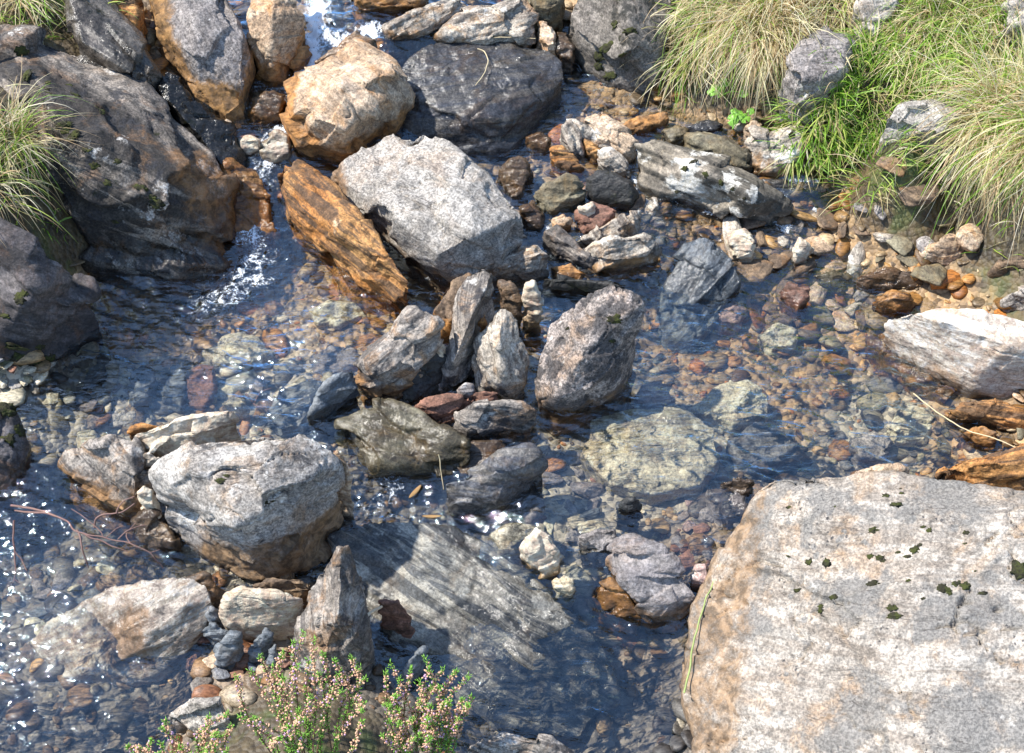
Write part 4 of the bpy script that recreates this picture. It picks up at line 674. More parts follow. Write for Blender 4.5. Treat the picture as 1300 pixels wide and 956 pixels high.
stone_specs = [
 # zone polygon on the photo, count, rmin, rmax, mats, label, group
 ([(860,285),(1060,300),(1150,300),(1230,350),(1110,400),(960,400),(930,330)], 75, .016, .042, ['brown','brown','tan','layer','green','granite2'], 'flat brown or grey stone in the trickling shallows before the grass bank', 'flat stones of the shallows', .012),
 ([(810,255),(1000,290),(960,300),(870,300),(800,290)], 22, .012, .028, ['tan','brown','orange','pinkst','layer'], 'small orange brown stone along the foot of the patched boulder', 'stones at the foot of the patched boulder', .012),
 ([(120,450),(380,470),(350,520),(160,560),(90,540)], 42, .012, .035, ['palebed','schist','slate','granite','brown','purple'], 'small mixed stone under the still pool beyond the cream stone', 'stones under the still pool', .0),
 ([(0,455),(85,465),(70,505),(0,505)], 20, .01, .026, ['granite','schist','palebed','rust','slate'], 'small dry stone on the gravel shore under the purple ledge', 'stones of the gravel shore', .012),
 ([(640,540),(760,560),(760,680),(650,670)], 22, .014, .03, ['palebed','purple','slate','granite2','rust'], 'small stone under the stream between black block and pale slab', 'stones under the middle stream', .0),
 ([(860,620),(960,600),(960,650),(890,720),(850,690)], 14, .014, .03, ['rust','purple','brown','pinkst'], 'small reddish stone under water beside the giant boulder', 'reddish stones beside the giant boulder', .0),
 ([(20,660),(180,690),(170,730),(20,790)], 22, .014, .032, ['slate','purple','brown','palebed'], 'small stone deep in the dark water by the dead branch', 'stones in the dark water', .0),
 ([(230,720),(380,745),(360,860),(240,860)], 26, .01, .022, ['slate','brown','tan','rust','wetdark'], 'tiny stone packed around the slate cluster', 'stones around the slate cluster', .008),
 ([(680,260),(840,270),(830,350),(700,350)], 26, .012, .028, ['tan','brown','layer','green','orange'], 'small angular stone filling the jumble below the olive block', 'stones filling the jumble', .02),
 ([(1180,500),(1300,510),(1300,565),(1200,560)], 14, .012, .028, ['tan','orange','brown','green'], 'small stone in the dark hollow below the white boulder', 'stones in the hollow', .01),
]
_sr = np.random.default_rng(77)
SBASE = []
for k in range(10):
    D = facet(IV4, _sr, 12, 18); D = D+IV4*(.07*fbm(IV4*2.2+k*5, 4))[:, None]; D[:, 2] = D[:, 2]+.04*perlin(np.stack([D[:, 2]*9+k, D[:, 0], D[:, 1]], 1)); SBASE.append(D)
for poly, cnt, r0, r1, mats, lab, grp, lift in stone_specs:
    P = np.array(poly, float); made = []; tries = 0
    while len(made) < cnt and tries < 4000:
        tries += 1
        px = _sr.uniform(P[:, 0].min(), P[:, 0].max()); py = _sr.uniform(P[:, 1].min(), P[:, 1].max())
        if not inpoly(np.array([px]), np.array([py]), poly)[0]: continue
        R = r0*(r1/r0)**_sr.random()
        x, y, _ = at(px, py, -.02); z = float(TER(x, y))
        if any((x-a)**2+(y-b)**2 < ((R+q)*.8)**2 for a, b, q in made): continue
        if any((x-a)**2+(y-b)**2 < (q*.85+R*.2)**2 and zt_ > z+.02 for a, b, q, zt_ in ROCKXY): continue
        made.append((x, y, R))
        sc = R*np.array([_sr.uniform(1, 1.45), _sr.uniform(.65, 1), _sr.uniform(.3, .55)])
        D = SBASE[_sr.integers(10)]*sc
        me = mesh_from('stone', D, IF4); mk = mats[_sr.integers(len(mats))]; me.materials.append(M[mk])
        wetv = np.full(len(D), .25 if z+sc[2] > float(W0(x, y)) else .3)
        fattr(me, 'wet', wetv); fattr(me, 'stain', np.full(len(D), float(_sr.random() < .2)*.4))
        o = bpy.data.objects.new('stone', me); COL.objects.link(o)
        o.location = (x, y, z+sc[2]*.45+lift*.4); o.rotation_euler = (_sr.normal(0, .2), _sr.normal(0, .2), _sr.uniform(0, 6.28))
        tag(o, lab, 'stone', grp)

# ---------------------------------------------------------------- water
wx = np.arange(-1.36, 1.62, .0042); wy = np.arange(-1.2, 1.7, .0042)
gx, gy = np.meshgrid(wx, wy); X = gx.ravel(); Y = gy.ravel()
Z0 = W0(X, Y); T_ = T0(X, Y)
def seg(pts, wid):
    """closeness (0-1) to a polyline of photo points (px,py,z)"""
    Q = np.array([at(*p) for p in pts])[:, :2]; d = np.full(X.shape, 9.)
    for a, b in zip(Q[:-1], Q[1:]):
        ab = b-a; t = np.clip(((X-a[0])*ab[0]+(Y-a[1])*ab[1])/(ab@ab+1e-9), 0, 1)
        d = np.minimum(d, np.hypot(X-a[0]-ab[0]*t, Y-a[1]-ab[1]*t))
    return np.exp(-(d/wid)**2)
foam = np.maximum.reduce([
 1.0*seg([(408,-20,.38),(402,25,.34),(398,60,.28),(388,95,.23),(378,110,.22)], .034), .8*seg([(400,45,.31),(425,52,.3),(455,45,.33),(475,38,.34)], .03),
 .5*seg([(346,85,.24),(340,130,.17),(338,160,.14)], .014), .75*seg([(355,165,.14),(340,190,.12)], .03),
 .62*seg([(335,205,.11),(318,250,.06),(315,300,.02)], .04), .7*seg([(325,262,.05),(322,300,.02)], .014), .55*seg([(325,320,.0),(305,350,.0),(275,380,.0)], .03), .6*seg([(272,372,.0),(262,384,.0)], .02),
 .42*seg([(320,330,0),(340,360,0)], .03), .7*seg([(985,280,.02),(998,292,.02)], .02), .6*seg([(1035,270,.03),(1042,282,.02)], .012), .6*seg([(965,227,.08),(1000,228,.08),(1040,231,.08)], .006),
 .62*seg([(806,225,.05),(808,250,.03)], .007), .42*seg([(830,252,.03),(880,268,.02),(930,280,.02)], .01), .5*seg([(545,345,.02),(575,350,.01)], .015), .5*seg([(700,285,.03),(680,262,.05)], .012),
 .45*seg([(470,575,-.01),(500,610,-.03),(470,650,-.04)], .03), .35*seg([(520,655,-.05),(430,668,-.05)], .015)])
foam = np.maximum(foam, .5*seg([(330,330,0),(300,370,0),(262,385,0)], .05))
turb = np.maximum(foam, .5*seg([(480,590,-.02),(470,640,-.04)], .06))
def src(px, py, lam, reach, amp, ph=0):
    c_ = at(px, py, 0); r = np.hypot(X-c_[0], (Y-c_[1])*1.0)
    return amp*np.exp(-(r/reach)**2)*np.sin(6.283*r/lam+2.2*NB+ph)
NB = fb2(X, Y, 5, 2, 3.3); NC = fb2(X, Y, 11, 2, 9.1); ND = sstep(-.5, .4, fb2(X, Y, 4.5, 2, 21))
def flow(dx, dy, s1, s2, k):
    """noise stretched along a direction"""
    l = math.hypot(dx, dy); u = (X*dx+Y*dy)/l; v = (-X*dy+Y*dx)/l
    return fbm(np.stack([u*s1+k, v*s2+1.2*NB, np.full(X.shape, k*.7)], 1), 3, .55)
rip = src(320, 330, .034, .5, 1.0)+src(560, 375, .03, .28, .7)+src(720, 365, .03, .4, .6)+src(880, 330, .026, .35, .9)+src(1005, 320, .028, .45, .7)+src(60, 560, .036, .35, .7)+src(300, 760, .03, .3, .6)+src(830, 690, .026, .25, .7)+src(480, 620, .03, .22, .8)+src(700, 560, .03, .3, .5)+src(560, 820, .032, .3, .7)
str_ = flow(1, -.42, 9, 38, 2.)+.7*flow(1, -.15, 16, 60, 8.)
BR = np.zeros_like(X)
for a_, b_, r_ in ((1000,545,.24),(1100,520,.2),(850,430,.13),(330,470,.12),(850,820,.15),(820,645,.12),(520,640,.1)):
    c_ = at(a_, b_, 0); BR = np.maximum(BR, np.exp(-((X-c_[0])**2+(Y-c_[1])**2)/r_**2))
h = (1.1+1.1*BR)*(.0010*rip*(.25+.75*ND)+.0036*str_*(.3+.7*ND)+.0012*NC)
slope_zone = sstep(.03, .2, Z0)
h = h+slope_zone*.004*fb2(X, Y, 26, 3, 4.4)+turb*(.009*fb2(X, Y, 34, 3, 6.6)+.006*np.abs(fb2(X, Y, 80, 2, 1.6)))
Z = Z0+h
F = grid_faces(len(wx), len(wy))
ok = (Z0 > T_-.006)
bR, bL = bank_mask(X, Y, Z0); ok &= ~bL
fk = ok[F].any(1); F = F[fk]
used = np.zeros(len(X), bool); used[F.ravel()] = True; idx = np.cumsum(used)-1
me = mesh_from('water', np.stack([X, Y, Z], 1)[used], idx[F])
fattr(me, 'foam', foam[used]); fattr(me, 'depth', np.clip(Z0-T_, 0, .3)[used])
n = NT('clear_stream_water'); pos = n.n('ShaderNodeNewGeometry').outputs['Position']
bmp = n.n('ShaderNodeBump'); bmp.inputs['Strength'].default_value = .7; bmp.inputs['Distance'].default_value = .006
mp = n.n('ShaderNodeMapping'); mp.inputs['Rotation'].default_value = (0, 0, .35); mp.inputs['Scale'].default_value = (.45, 1.3, 1); n.put(mp.inputs[0], pos)
fine = n.noise(mp.outputs[0], 60, 3, .55, .6); n.put(bmp.inputs['Height'], fine)
tr = n.n('ShaderNodeBsdfTransparent'); gl = n.n('ShaderNodeBsdfGlossy'); gl.inputs['Roughness'].default_value = .035; gl.inputs[0].default_value = (.74, .89, 1, 1)
n.t.links.new(bmp.outputs[0], gl.inputs['Normal'])
n.put(tr.inputs[0], n.mix(n.mapr(n.attr('depth'), 0, .16, 0, 1, False), (.97, .97, .95), (.9, .9, .82)))
lw = n.n('ShaderNodeFresnel'); lw.inputs[0].default_value = 1.33; n.t.links.new(bmp.outputs[0], lw.inputs['Normal'])
fac = n.math('ADD', n.math('MULTIPLY', lw.outputs[0], 8.5), -.075, True)
mx = n.n('ShaderNodeMixShader'); n.put(mx.inputs[0], fac); n.t.links.new(tr.outputs[0], mx.inputs[1]); n.t.links.new(gl.outputs[0], mx.inputs[2])
fo = n.n('ShaderNodeBsdfDiffuse'); fo.inputs[0].default_value = (.82, .86, .9, 1)
fn = n.noise(pos, 170, 5, .8, .8); fn2 = n.noise(pos, 36, 4, .65, 1.2)
fm = n.mapr(n.math('ADD', n.attr('foam'), n.math('ADD', n.math('MULTIPLY', n.math('SUBTRACT', fn, .5), 2.0), n.math('MULTIPLY', n.math('SUBTRACT', fn2, .5), 1.6))), .5, .85)
fm = n.math('MULTIPLY', fm, n.mapr(n.attr('foam'), .05, .25))
m2 = n.n('ShaderNodeMixShader'); n.put(m2.inputs[0], n.math('MULTIPLY', fm, .92)); n.t.links.new(mx.outputs[0], m2.inputs[1]); n.t.links.new(fo.outputs[0], m2.inputs[2])
n.t.links.new(m2.outputs[0], n.out.inputs[0]); M['water'] = n.m
tag(link('water', me, M['water']), kind='structure')
# ---------------------------------------------------------------- grass
def blades(root, d0, L, wd, droop, cb, ct, segs=7, lift=.004, r=rng):
    n_ = len(root); p = root.copy(); d = d0/np.linalg.norm(d0, axis=1)[:, None]
    sd = np.cross(d, r.normal(size=(n_, 3))*.5+[0, 0, 1]); sd /= np.linalg.norm(sd, axis=1)[:, None]+1e-9
    curl = r.normal(0, .26, (n_, 3)); rows = []; cols = []
    lf = lift+r.random(n_)*.03
    for k in range(segs+1):
        t = k/segs; ww = wd*(1-t**2.2)*.5+.00012
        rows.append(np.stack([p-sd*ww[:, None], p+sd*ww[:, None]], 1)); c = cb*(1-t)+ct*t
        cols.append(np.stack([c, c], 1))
        d = d+curl*.35+np.array([0, 0, -1])*(droop*1.0/segs)[:, None]*(.4+1.3*t)*r.uniform(.3,1.5,n_)[:, None]; d /= np.linalg.norm(d, axis=1)[:, None]
        p = p+d*(L/segs)[:, None]
        fl = T0(p[:, 0], p[:, 1])+lf*min(1, t*3+.2); p[:, 2] = np.maximum(p[:, 2], fl)
    Vv = np.stack(rows, 1).reshape(n_, -1, 3); Cc = np.stack(cols, 1).reshape(n_, -1, 3)
    q = np.array([[2*k, 2*k+1, 2*k+3, 2*k+2] for k in range(segs)]); m = Vv.shape[1]
    F = (q[None]+(np.arange(n_)*m)[:, None, None]).reshape(-1, 4)
    return Vv.reshape(-1, 3), F, Cc.reshape(-1, 3)
n = NT('grass_blades'); c = n.attr('col', 'Color'); b = n.n('ShaderNodeBsdfPrincipled'); n.put(b.inputs['Base Color'], c); b.inputs['Roughness'].default_value = .5
tl = n.n('ShaderNodeBsdfTranslucent'); n.put(tl.inputs[0], c); mx = n.n('ShaderNodeMixShader'); mx.inputs[0].default_value = .42
n.t.links.new(b.outputs[0], mx.inputs[1]); n.t.links.new(tl.outputs[0], mx.inputs[2]); n.t.links.new(mx.outputs[0], n.out.inputs[0]); M['grass'] = n.m
STRAW = np.array([(.88,.78,.5),(.84,.74,.45),(.9,.82,.62),(.62,.44,.25),(.82,.75,.42)]); GREEN = np.array([(.27,.5,.05),(.38,.58,.08),(.18,.38,.03),(.55,.66,.14),(.32,.52,.1)])
def gcols(n_, green, r):
    g = r.random(n_) < green; s = STRAW[r.integers(len(STRAW), size=n_)]; gg = GREEN[r.integers(len(GREEN), size=n_)]
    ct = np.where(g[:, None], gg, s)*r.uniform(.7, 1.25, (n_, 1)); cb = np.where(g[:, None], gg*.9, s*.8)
    tip = r.random(n_) < .25; ct[tip] = STRAW[3]*1.1; return cb, ct
def tussock(px, py, n_, rad, L0, L1, label, green=.35, droop=2.4, bias=(0, -.5), up_=.7, seed=1, w0=.0022, dz=.02, spread=1.0, name='grass_tussock', parts=True):
    r = np.random.default_rng(seed)
    # crown sits on the ground under this photo position
    x, y, z = at0(px, py, .15)
    for _ in range(25): z = .5*z+.5*float(T0(x, y)); x, y, z = at0(px, py, z)
    a = r.uniform(0, 6.283, n_); q = rad*np.sqrt(r.random(n_))
    rx = x+q*np.cos(a); ry = y+q*np.sin(a); rz = T0(rx, ry)+dz
    out = np.stack([np.cos(a)+bias[0]+r.normal(0, .45, n_), np.sin(a)+bias[1]+r.normal(0, .45, n_), np.full(n_, 0.)], 1)
    d0 = out*spread*(.35+.65*(q/rad))[:, None]*.8+np.stack([np.zeros(n_), np.zeros(n_), up_*r.uniform(.5, 1.4, n_)], 1)
    cb, ct = gcols(n_, green, r)
    L = r.uniform(L0, L1, n_)*r.uniform(.6, 1.05, n_)
    root = np.stack([rx, ry, rz], 1)
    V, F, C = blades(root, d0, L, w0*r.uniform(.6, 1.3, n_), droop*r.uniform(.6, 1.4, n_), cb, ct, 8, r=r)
    V[:, :] -= np.array([x, y, z]); me = mesh_from(name, V, F); cattr(me, 'col', C)
    o = link(name, me, M['grass']); o.location = (x, y, z); tag(o, label, 'grass tussock', None); return o
tussock(950, 20, 1100, .08, .1, .22, 'big pale straw tussock hanging over the water beside the dark mossy boulder', .22, 2.6, (-.1, -.9), seed=1)
tussock(905, 20, 700, .05, .12, .22, 'yellow green tussock touching the shoulder of the dark mossy boulder', .5, 2.4, (-.15, -.8), seed=12)
tussock(880, 72, 260, .035, .1, .2, 'small straw tussock with long blades trailing down to the shelf rock', .3, 2.2, (-.45, -1.0), seed=2)
tussock(975, 40, 900, .05, .12, .25, 'blond tussock draped beside the brownish boulder', .1, 2.6, (-.1, -1.0), seed=3)
tussock(1035, 150, 700, .07, .05, .12, 'fresh green tuft reaching down to the layered tan rock', .9, 1.8, (-.1, -.8), seed=4, w0=.0034)
tussock(1100, 115, 900, .09, .06, .14, 'bright green tuft between the brownish boulder and the half buried boulder', .85, 2., (-.1, -.5), seed=5, w0=.0026)
tussock(1185, 50, 1100, .1, .08, .16, 'wide mixed green and straw tussock above the half buried boulder', .5, 2.4, (.0, -.7), seed=6)
tussock(1272, 165, 1500, .05, .14, .33, 'large mop shaped straw tussock drooping over the stream edge, longest blades of all', .25, 2.6, (.15, -.8), seed=7, dz=.03)
tussock(1345, 180, 1000, .07, .14, .3, 'straw tussock at the very edge of the bank behind the mop shaped one', .3, 2.5, (-.1, -.6), seed=8, dz=.04)
tussock(1265, 85, 900, .1, .08, .18, 'green tussock uphill of the mop shaped tussock', .75, 2.2, (-.2, -.6), seed=9)
tussock(1230, 10, 900, .12, .1, .2, 'straw tussock at the top corner of the grass bank', .45, 2.2, (-.2, -.6), seed=10)
tussock(1060, -5, 700, .07, .1, .2, 'straw tussock between the two pale boulders of the bank', .2, 2.4, (-.2, -.7), seed=11)
tussock(1115, 215, 120, .05, .05, .12, 'sparse green tuft growing out of the dark soil by the slanting ridge', .7, 1.6, (.0, -.5), seed=13)
tussock(15, 185, 380, .03, .09, .22, 'wiry straw and green tussock spreading over the bedrock face', .4, 2.0, (.25, -.7), seed=14, w0=.0021, up_=.9, dz=.03)
tussock(40, 5, 250, .04, .1, .2, 'thin straw tuft at the top of the bedrock face', .3, 1.8, (.6, -.5), seed=15, dz=.03)
tussock(130, 40, 50, .02, .06, .14, 'tiny green tuft in a crack of the dark rock', .8, 1.6, (.0, -.3), seed=16, dz=.06)
tussock(-20, 235, 200, .05, .1, .2, 'straw tuft hanging at the shaded foot of the wiry tussock', .3, 2.0, (.5, -.5), seed=17, dz=.03)
# low turf of the bank: nobody could count it
r = np.random.default_rng(9); N_ = 90000
x = r.uniform(-2.6, 3.4, N_); y = r.uniform(-.6, 3.4, N_); z = T0(x, y); a_, b_ = bank_mask(x, y, z); k = (a_ | b_) & (np.hypot(x, y-.4) < 3.6)
den = sstep(-.5, .1, fb2(x, y, 5, 2, 13)); k &= r.random(N_) < .35+.65*den; x, y, z = x[k], y[k], z[k]; N_ = len(x)
d0 = np.stack([r.normal(-.15, .5, N_), r.normal(-.45, .5, N_), r.uniform(.5, 1.3, N_)], 1)
gr_ = sstep(-.4, .4, fb2(x, y, 4, 2, 33)); cb, ct = gcols(N_, .5, r); g2 = r.random(N_) < gr_*.6
ct[g2] = GREEN[r.integers(5, size=g2.sum())]; cb[g2] = ct[g2]*.85
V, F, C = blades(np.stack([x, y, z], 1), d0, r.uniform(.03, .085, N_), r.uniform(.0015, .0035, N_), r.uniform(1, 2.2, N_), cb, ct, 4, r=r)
me = mesh_from('grass', V, F); cattr(me, 'col', C); tag(link('grass', me, M['grass']), 'low green and straw turf covering the bank', kind='stuff')

# ---------------------------------------------------------------- tubes, twigs, straws
def tube(pts, rad, sides=6):
    P = np.array(pts, float); n_ = len(P); rad = np.broadcast_to(rad, n_)
    T = np.gradient(P, axis=0); T /= np.linalg.norm(T, axis=1)[:, None]+1e-9
    u = np.cross(T, [0.03, .1, 1]); u /= np.linalg.norm(u, axis=1)[:, None]; v = np.cross(T, u)
    a = np.linspace(0, 2*math.pi, sides, endpoint=False)
    V = (P[:, None]+(u[:, None]*np.cos(a)[None, :, None]+v[:, None]*np.sin(a)[None, :, None])*rad[:, None, None]).reshape(-1, 3)
    i = np.arange(n_*sides).reshape(n_, sides); j = np.roll(i, -1, 1)
    return V, np.stack([i[:-1].ravel(), j[:-1].ravel(), j[1:].ravel(), i[1:].ravel()], 1)
def join(L):
    Vs, Fs, o = [], [], 0
    for V, F in L: Vs.append(V); Fs.append(F+o); o += len(V)
    return np.vstack(Vs), np.vstack(Fs)
def smooth_line(pts, k=8):
    P = np.array(pts, float); o = []
    for i in range(len(P)-1):
        p0, p1, p2, p3 = P[max(i-1, 0)], P[i], P[i+1], P[min(i+2, len(P)-1)]
        for t in np.linspace(0, 1, k, endpoint=False): o.append(.5*((2*p1)+(-p0+p2)*t+(2*p0-5*p1+4*p2-p3)*t*t+(-p0+3*p1-3*p2+p3)*t**3))
    o.append(P[-1]); return np.array(o)
def simple(name, c, rough=.7, scale=60, k=.5, bs=.4, spec=.5):
    n = NT(name); p = n.n('ShaderNodeNewGeometry').outputs['Position']; nn = n.noise(p, scale, 4, .65)
    n.bsdf(n.mix(k, c, n.mix(nn, (.1, .1, .1), (.9, .9, .9)), 'OVERLAY'), rough, nn, bstr=bs, bdist=.002, spec=spec); return n.m
M['twig'] = simple('reddish_dead_wood', (.2, .115, .095)); M['straw'] = simple('dry_straw', (.62, .5, .3)); M['gstem'] = simple('green_stem', (.3, .36, .12))
M['stick'] = simple('pale_bare_stick', (.66, .53, .36)); M['leafd'] = simple('brown_dead_leaf', (.3, .18, .07))
def line_obj(name, label, cat, lines, mat, sides=6):
    parts = []
    for pts, r0, r1 in lines:
        P = smooth_line([at(*p) for p in pts]); jit = np.stack([perlin(P*40+k) for k in (1, 7, 13)], 1)*.0025; P = P+jit
        parts.append(tube(P, np.linspace(r0, r1, len(P)), sides))
    V, F = join(parts); c0 = V.mean(0); o = link(name, mesh_from(name, V-c0, F), mat); o.location = c0; tag(o, label, cat); return o
line_obj('dead_branch', 'reddish bare forked branch floating on the dark water', 'branch', [
 ([(14,642,.02),(40,645,.025),(62,652,.03),(85,662,.03),(100,676,.03),(130,682,.025),(165,690,.02),(190,702,.01),(208,722,-.02)], .0026, .0009),
 ([(70,655,.03),(60,652,.03),(40,650,.02),(20,648,.01)], .0025, .002), ([(98,672,.03),(104,695,.02),(112,720,-.02)], .0022, .001), ([(120,670,.025),(122,660,.04),(135,652,.05),(155,650,.055),(172,640,.07)], .0022, .001),
 ([(148,652,.055),(152,642,.06),(160,634,.065),(172,631,.07)], .0014, .0008), ([(104,678,.03),(130,688,.02),(148,695,.015),(162,700,.01)], .0018, .0008), ([(165,690,.02),(160,680,.025),(172,664,.03)], .0014, .0008),
 ([(150,684,.022),(165,672,.03),(185,666,.03)], .0013, .0007), ([(130,682,.025),(125,672,.03),(90,645,.035)], .0012, .0007), ([(190,702,.01),(202,698,.01)], .001, .0006), ([(135,682,.02),(147,672,.03),(158,668,.03)], .001, .0006)], M['twig'])
line_obj('dead_branch', 'thin reddish branch standing at the frame edge of the dark water', 'branch', [([(19,660,.03),(17,690,.0),(20,720,-.03),(18,738,-.04)], .0022, .001), ([(18,700,-.01),(28,712,-.02),(34,726,-.03)], .0014, .0008), ([(19,735,-.04),(14,742,-.04)], .001, .0006), ([(20,735,-.04),(28,741,-.04)], .001, .0006)], M['twig'])
line_obj('sunken_twig', 'reddish twig lying under the still pool', 'twig', [([(312,500,-.03),(322,512,-.03),(338,520,-.03),(352,528,-.035)], .0025, .0012), ([(322,512,-.03),(330,498,-.03),(345,492,-.03)], .0015, .0008)], M['twig'])
line_obj('fallen_straw', 'curved pale straw lying on the wet blue black slab', 'straw', [([(607,62,.3),(616,66,.295),(620,78,.285),(615,92,.275),(603,108,.262)], .0014, .0009)], M['straw'])
line_obj('stick', 'short pale bare stick leaning on the triangular striped rock', 'stick', [([(449,793,.06),(462,785,.055),(470,778,.05),(484,770,.03)], .0042, .0024)], M['stick'])
line_obj('fallen_straw', 'straight thin straw standing in front of the flat olive slab', 'straw', [([(556,578,.03),(560,598,.0),(564,622,-.03)], .0012, .0008)], M['straw'])
line_obj('fallen_straw', 'long green stem crossing the edge of the giant flat boulder', 'grass stem', [([(869,880,-.04),(876,845,-.03),(882,810,-.01),(895,765,.01),(905,742,.02),(916,715,.03)], .002, .0012)], M['gstem'])
line_obj('fallen_straw', 'long dry stem lying in the hollow below the white boulder', 'straw', [([(1160,500,.01),(1185,520,.02),(1225,545,.04),(1260,556,.06),(1310,575,.08)], .0014, .001)], M['straw'])
line_obj('fallen_straw', 'forked straw leaning out of the mop shaped tussock over the ridge', 'straw', [([(1110,185,.2),(1118,205,.17),(1135,228,.15),(1145,238,.14)], .0014, .001), ([(1108,188,.2),(1112,165,.24),(1120,150,.27)], .0012, .0008), ([(1200,200,.24),(1160,262,.12),(1140,285,.06)], .0013, .0008)], M['straw'])
for lab, pts in (('bundle of dry straws lying on the broad layered tan rock', [[(588,38,.335),(610,34,.345),(640,36,.34),(668,46,.31)], [(592,44,.32),(615,38,.34),(636,38,.34),(650,46,.31)], [(600,50,.305),(640,47,.315),(680,49,.3)], [(586,42,.325),(606,42,.325),(630,46,.315)]]),):
    line_obj('straw_bundle', lab, 'straw', [(p, .0013, .0008) for p in pts], M['straw'])
def leaf_blob(name, label, cat, px, py, z, sx, sy, ang, mat):
    t = np.linspace(-1, 1, 11); V = []; 
    for a in t:
        w_ = (1-a*a)**.7
        for b in (-1, 0, 1): V.append((a*sx, b*w_*sy, .12*sx*(a*a)+.15*sy*abs(b)*w_))
    V = np.array(V); c, s = math.cos(ang), math.sin(ang); V = np.stack([V[:, 0]*c-V[:, 1]*s, V[:, 0]*s+V[:, 1]*c, V[:, 2]], 1)
    i = np.arange(33).reshape(11, 3); F = np.concatenate([np.stack([i[:-1, k], i[:-1, k+1], i[1:, k+1], i[1:, k]], 1) for k in (0, 1)])
    o = link(name, mesh_from(name, V, F), mat); o.location = at(px, py, z); 
    m = o.modifiers.new('t', 'SOLIDIFY'); m.thickness = .0012; tag(o, label, cat); return o
leaf_blob('fallen_leaf', 'narrow yellow brown fallen leaf at the foot of the black wet block', 'leaf', 527, 625, -.03, .02, .0045, .95, M['leafd'])
leaf_blob('fallen_leaf', 'pale narrow fallen leaf floating below the black wet block', 'leaf', 548, 656, -.044, .02, .0035, .0, M['leafd'])

# ---------------------------------------------------------------- small leafy plants
M['leafg'] = simple('fresh_green_leaf', (.2, .42, .05), .45, 90, .3)
def leafy(label, items, seed):
    r = np.random.default_rng(seed); x0 = at(items[0][0], items[0][1]+12, items[0][2]-.02)
    root = bpy.data.objects.new('leafy_plant', None); COL.objects.link(root); root.location = x0; tag(root, label, 'plant')
    for px, py, z, s in items:
        c = at(px, py, z); a0 = r.uniform(0, 6.28); A = np.linspace(0, 2*math.pi, 31)[:-1]
        R = s*(.78+.22*np.abs(np.cos(2.5*(A-a0)))**.5); R[np.abs(((A-a0+math.pi) % (2*math.pi))-math.pi) < .18] *= .35
        ring = np.stack([R*np.cos(A), R*np.sin(A), -.15*s+.05*s*np.cos(5*A)], 1); mid = ring*.5; mid[:, 2] = .06*s+.05*s*np.cos(5*A)
        V = np.vstack([[0, 0, -.05*s], mid, ring]); i = np.arange(30); j = (i+1) % 30
        tilt = Matrix.Rotation(r.uniform(.2, .6), 3, 'X')@Matrix.Rotation(r.uniform(-.3, .3), 3, 'Y'); V = V@np.array(tilt).T+c-x0
        o = link('leaf', mesh_from('leaf', V, [np.stack([0*i, 1+i, 1+j], 1), np.stack([1+i, 31+i, 31+j, 1+j], 1)]), M['leafg'], root)
        Vt, Ft = tube(smooth_line([c-x0-[0, 0, .002], (c-x0)*.5+[0, .004, .008], [0, 0, 0]]), .0009, 5); link('stem', mesh_from('stem', Vt, Ft), M['leafg'], root)
leafy('bright green round leaved plant on the wet soil, lower one of two', [(930,152,.17,.014),(938,145,.18,.012),(946,150,.175,.013),(933,142,.18,.01),(953,141,.19,.009)], 1)
leafy('bright green round leaved plant under the straw tussock, upper one of two', [(912,112,.25,.017),(921,104,.26,.012),(944,118,.23,.012),(903,117,.24,.01)], 2)

# ---------------------------------------------------------------- heather
M['hstem'] = simple('heather_stem', (.2, .12, .07)); M['hleaf'] = simple('heather_leaf', (.2, .42, .05), .5, 90, .3); M['hbell'] = simple('heather_bell', (.7, .42, .27), .6, 200, .5); M['hpink'] = simple('heather_pink_bell', (.6, .38, .55), .6, 200, .4)
OCT = np.array([(0,0,1),(1,0,0),(0,1,0),(-1,0,0),(0,-1,0),(0,0,-1)], float); OF = np.array([(0,1,2),(0,2,3),(0,3,4),(0,4,1),(5,2,1),(5,3,2),(5,4,3),(5,1,4)])
def heather(label, base, tips, seed):
    r = np.random.default_rng(seed); b0 = at(*base); root = bpy.data.objects.new('heather_plant', None); COL.objects.link(root); root.location = b0; tag(root, label, 'heather')
    ST, LV, BL, PK = [], [], [], []
    for px, py, z in tips:
        tip = at(px, py, z); st = b0+np.array([(tip[0]-b0[0])*.45, r.normal(0, .03), 0]); st[2] = b0[2]
        mid = (st+tip)/2+[r.normal(0, .02), r.normal(0, .02), .02]; P = smooth_line([st, mid, tip], 14)-b0
        ST.append(tube(P, np.linspace(.0016, .0006, len(P)), 5)); n_ = len(P)
        for k in range(n_//4, n_):
            t = k/n_
            for q in range(7):
                a = r.uniform(0, 6.28); off = np.array([math.cos(a), math.sin(a), r.uniform(0, .7)]); off /= np.linalg.norm(off)
                c = P[k]+off*r.uniform(.002, .004)+r.normal(0, .0012, 3); s = r.uniform(.0015, .0024)
                flower = .5 < t < .9 and r.random() < .6
                ax = off*1.0; o1 = np.cross(ax, [0, 0, 1.]); o1 /= np.linalg.norm(o1)+1e-9; o2 = np.cross(ax, o1)
                if flower: BV = (OCT[:, :1]*o1+OCT[:, 1:2]*o2)*s+OCT[:, 2:]*ax*s*1.4; (PK if r.random() < .14 else BL).append((BV+c+off*.0015, OF))
                else: BV = (OCT[:, :1]*o1+OCT[:, 1:2]*o2)*s*.45+OCT[:, 2:]*(ax+[0, 0, .5])*s*1.8; LV.append((BV+c, OF))
    for nm, L, m in (('stems', ST, 'hstem'), ('leaves', LV, 'hleaf'), ('blossom', BL, 'hbell'), ('pink_blossom', PK, 'hpink')):
        if L: V, F = join(L); link(nm, mesh_from(nm, V, F), M[m], root)
r = np.random.default_rng(4)
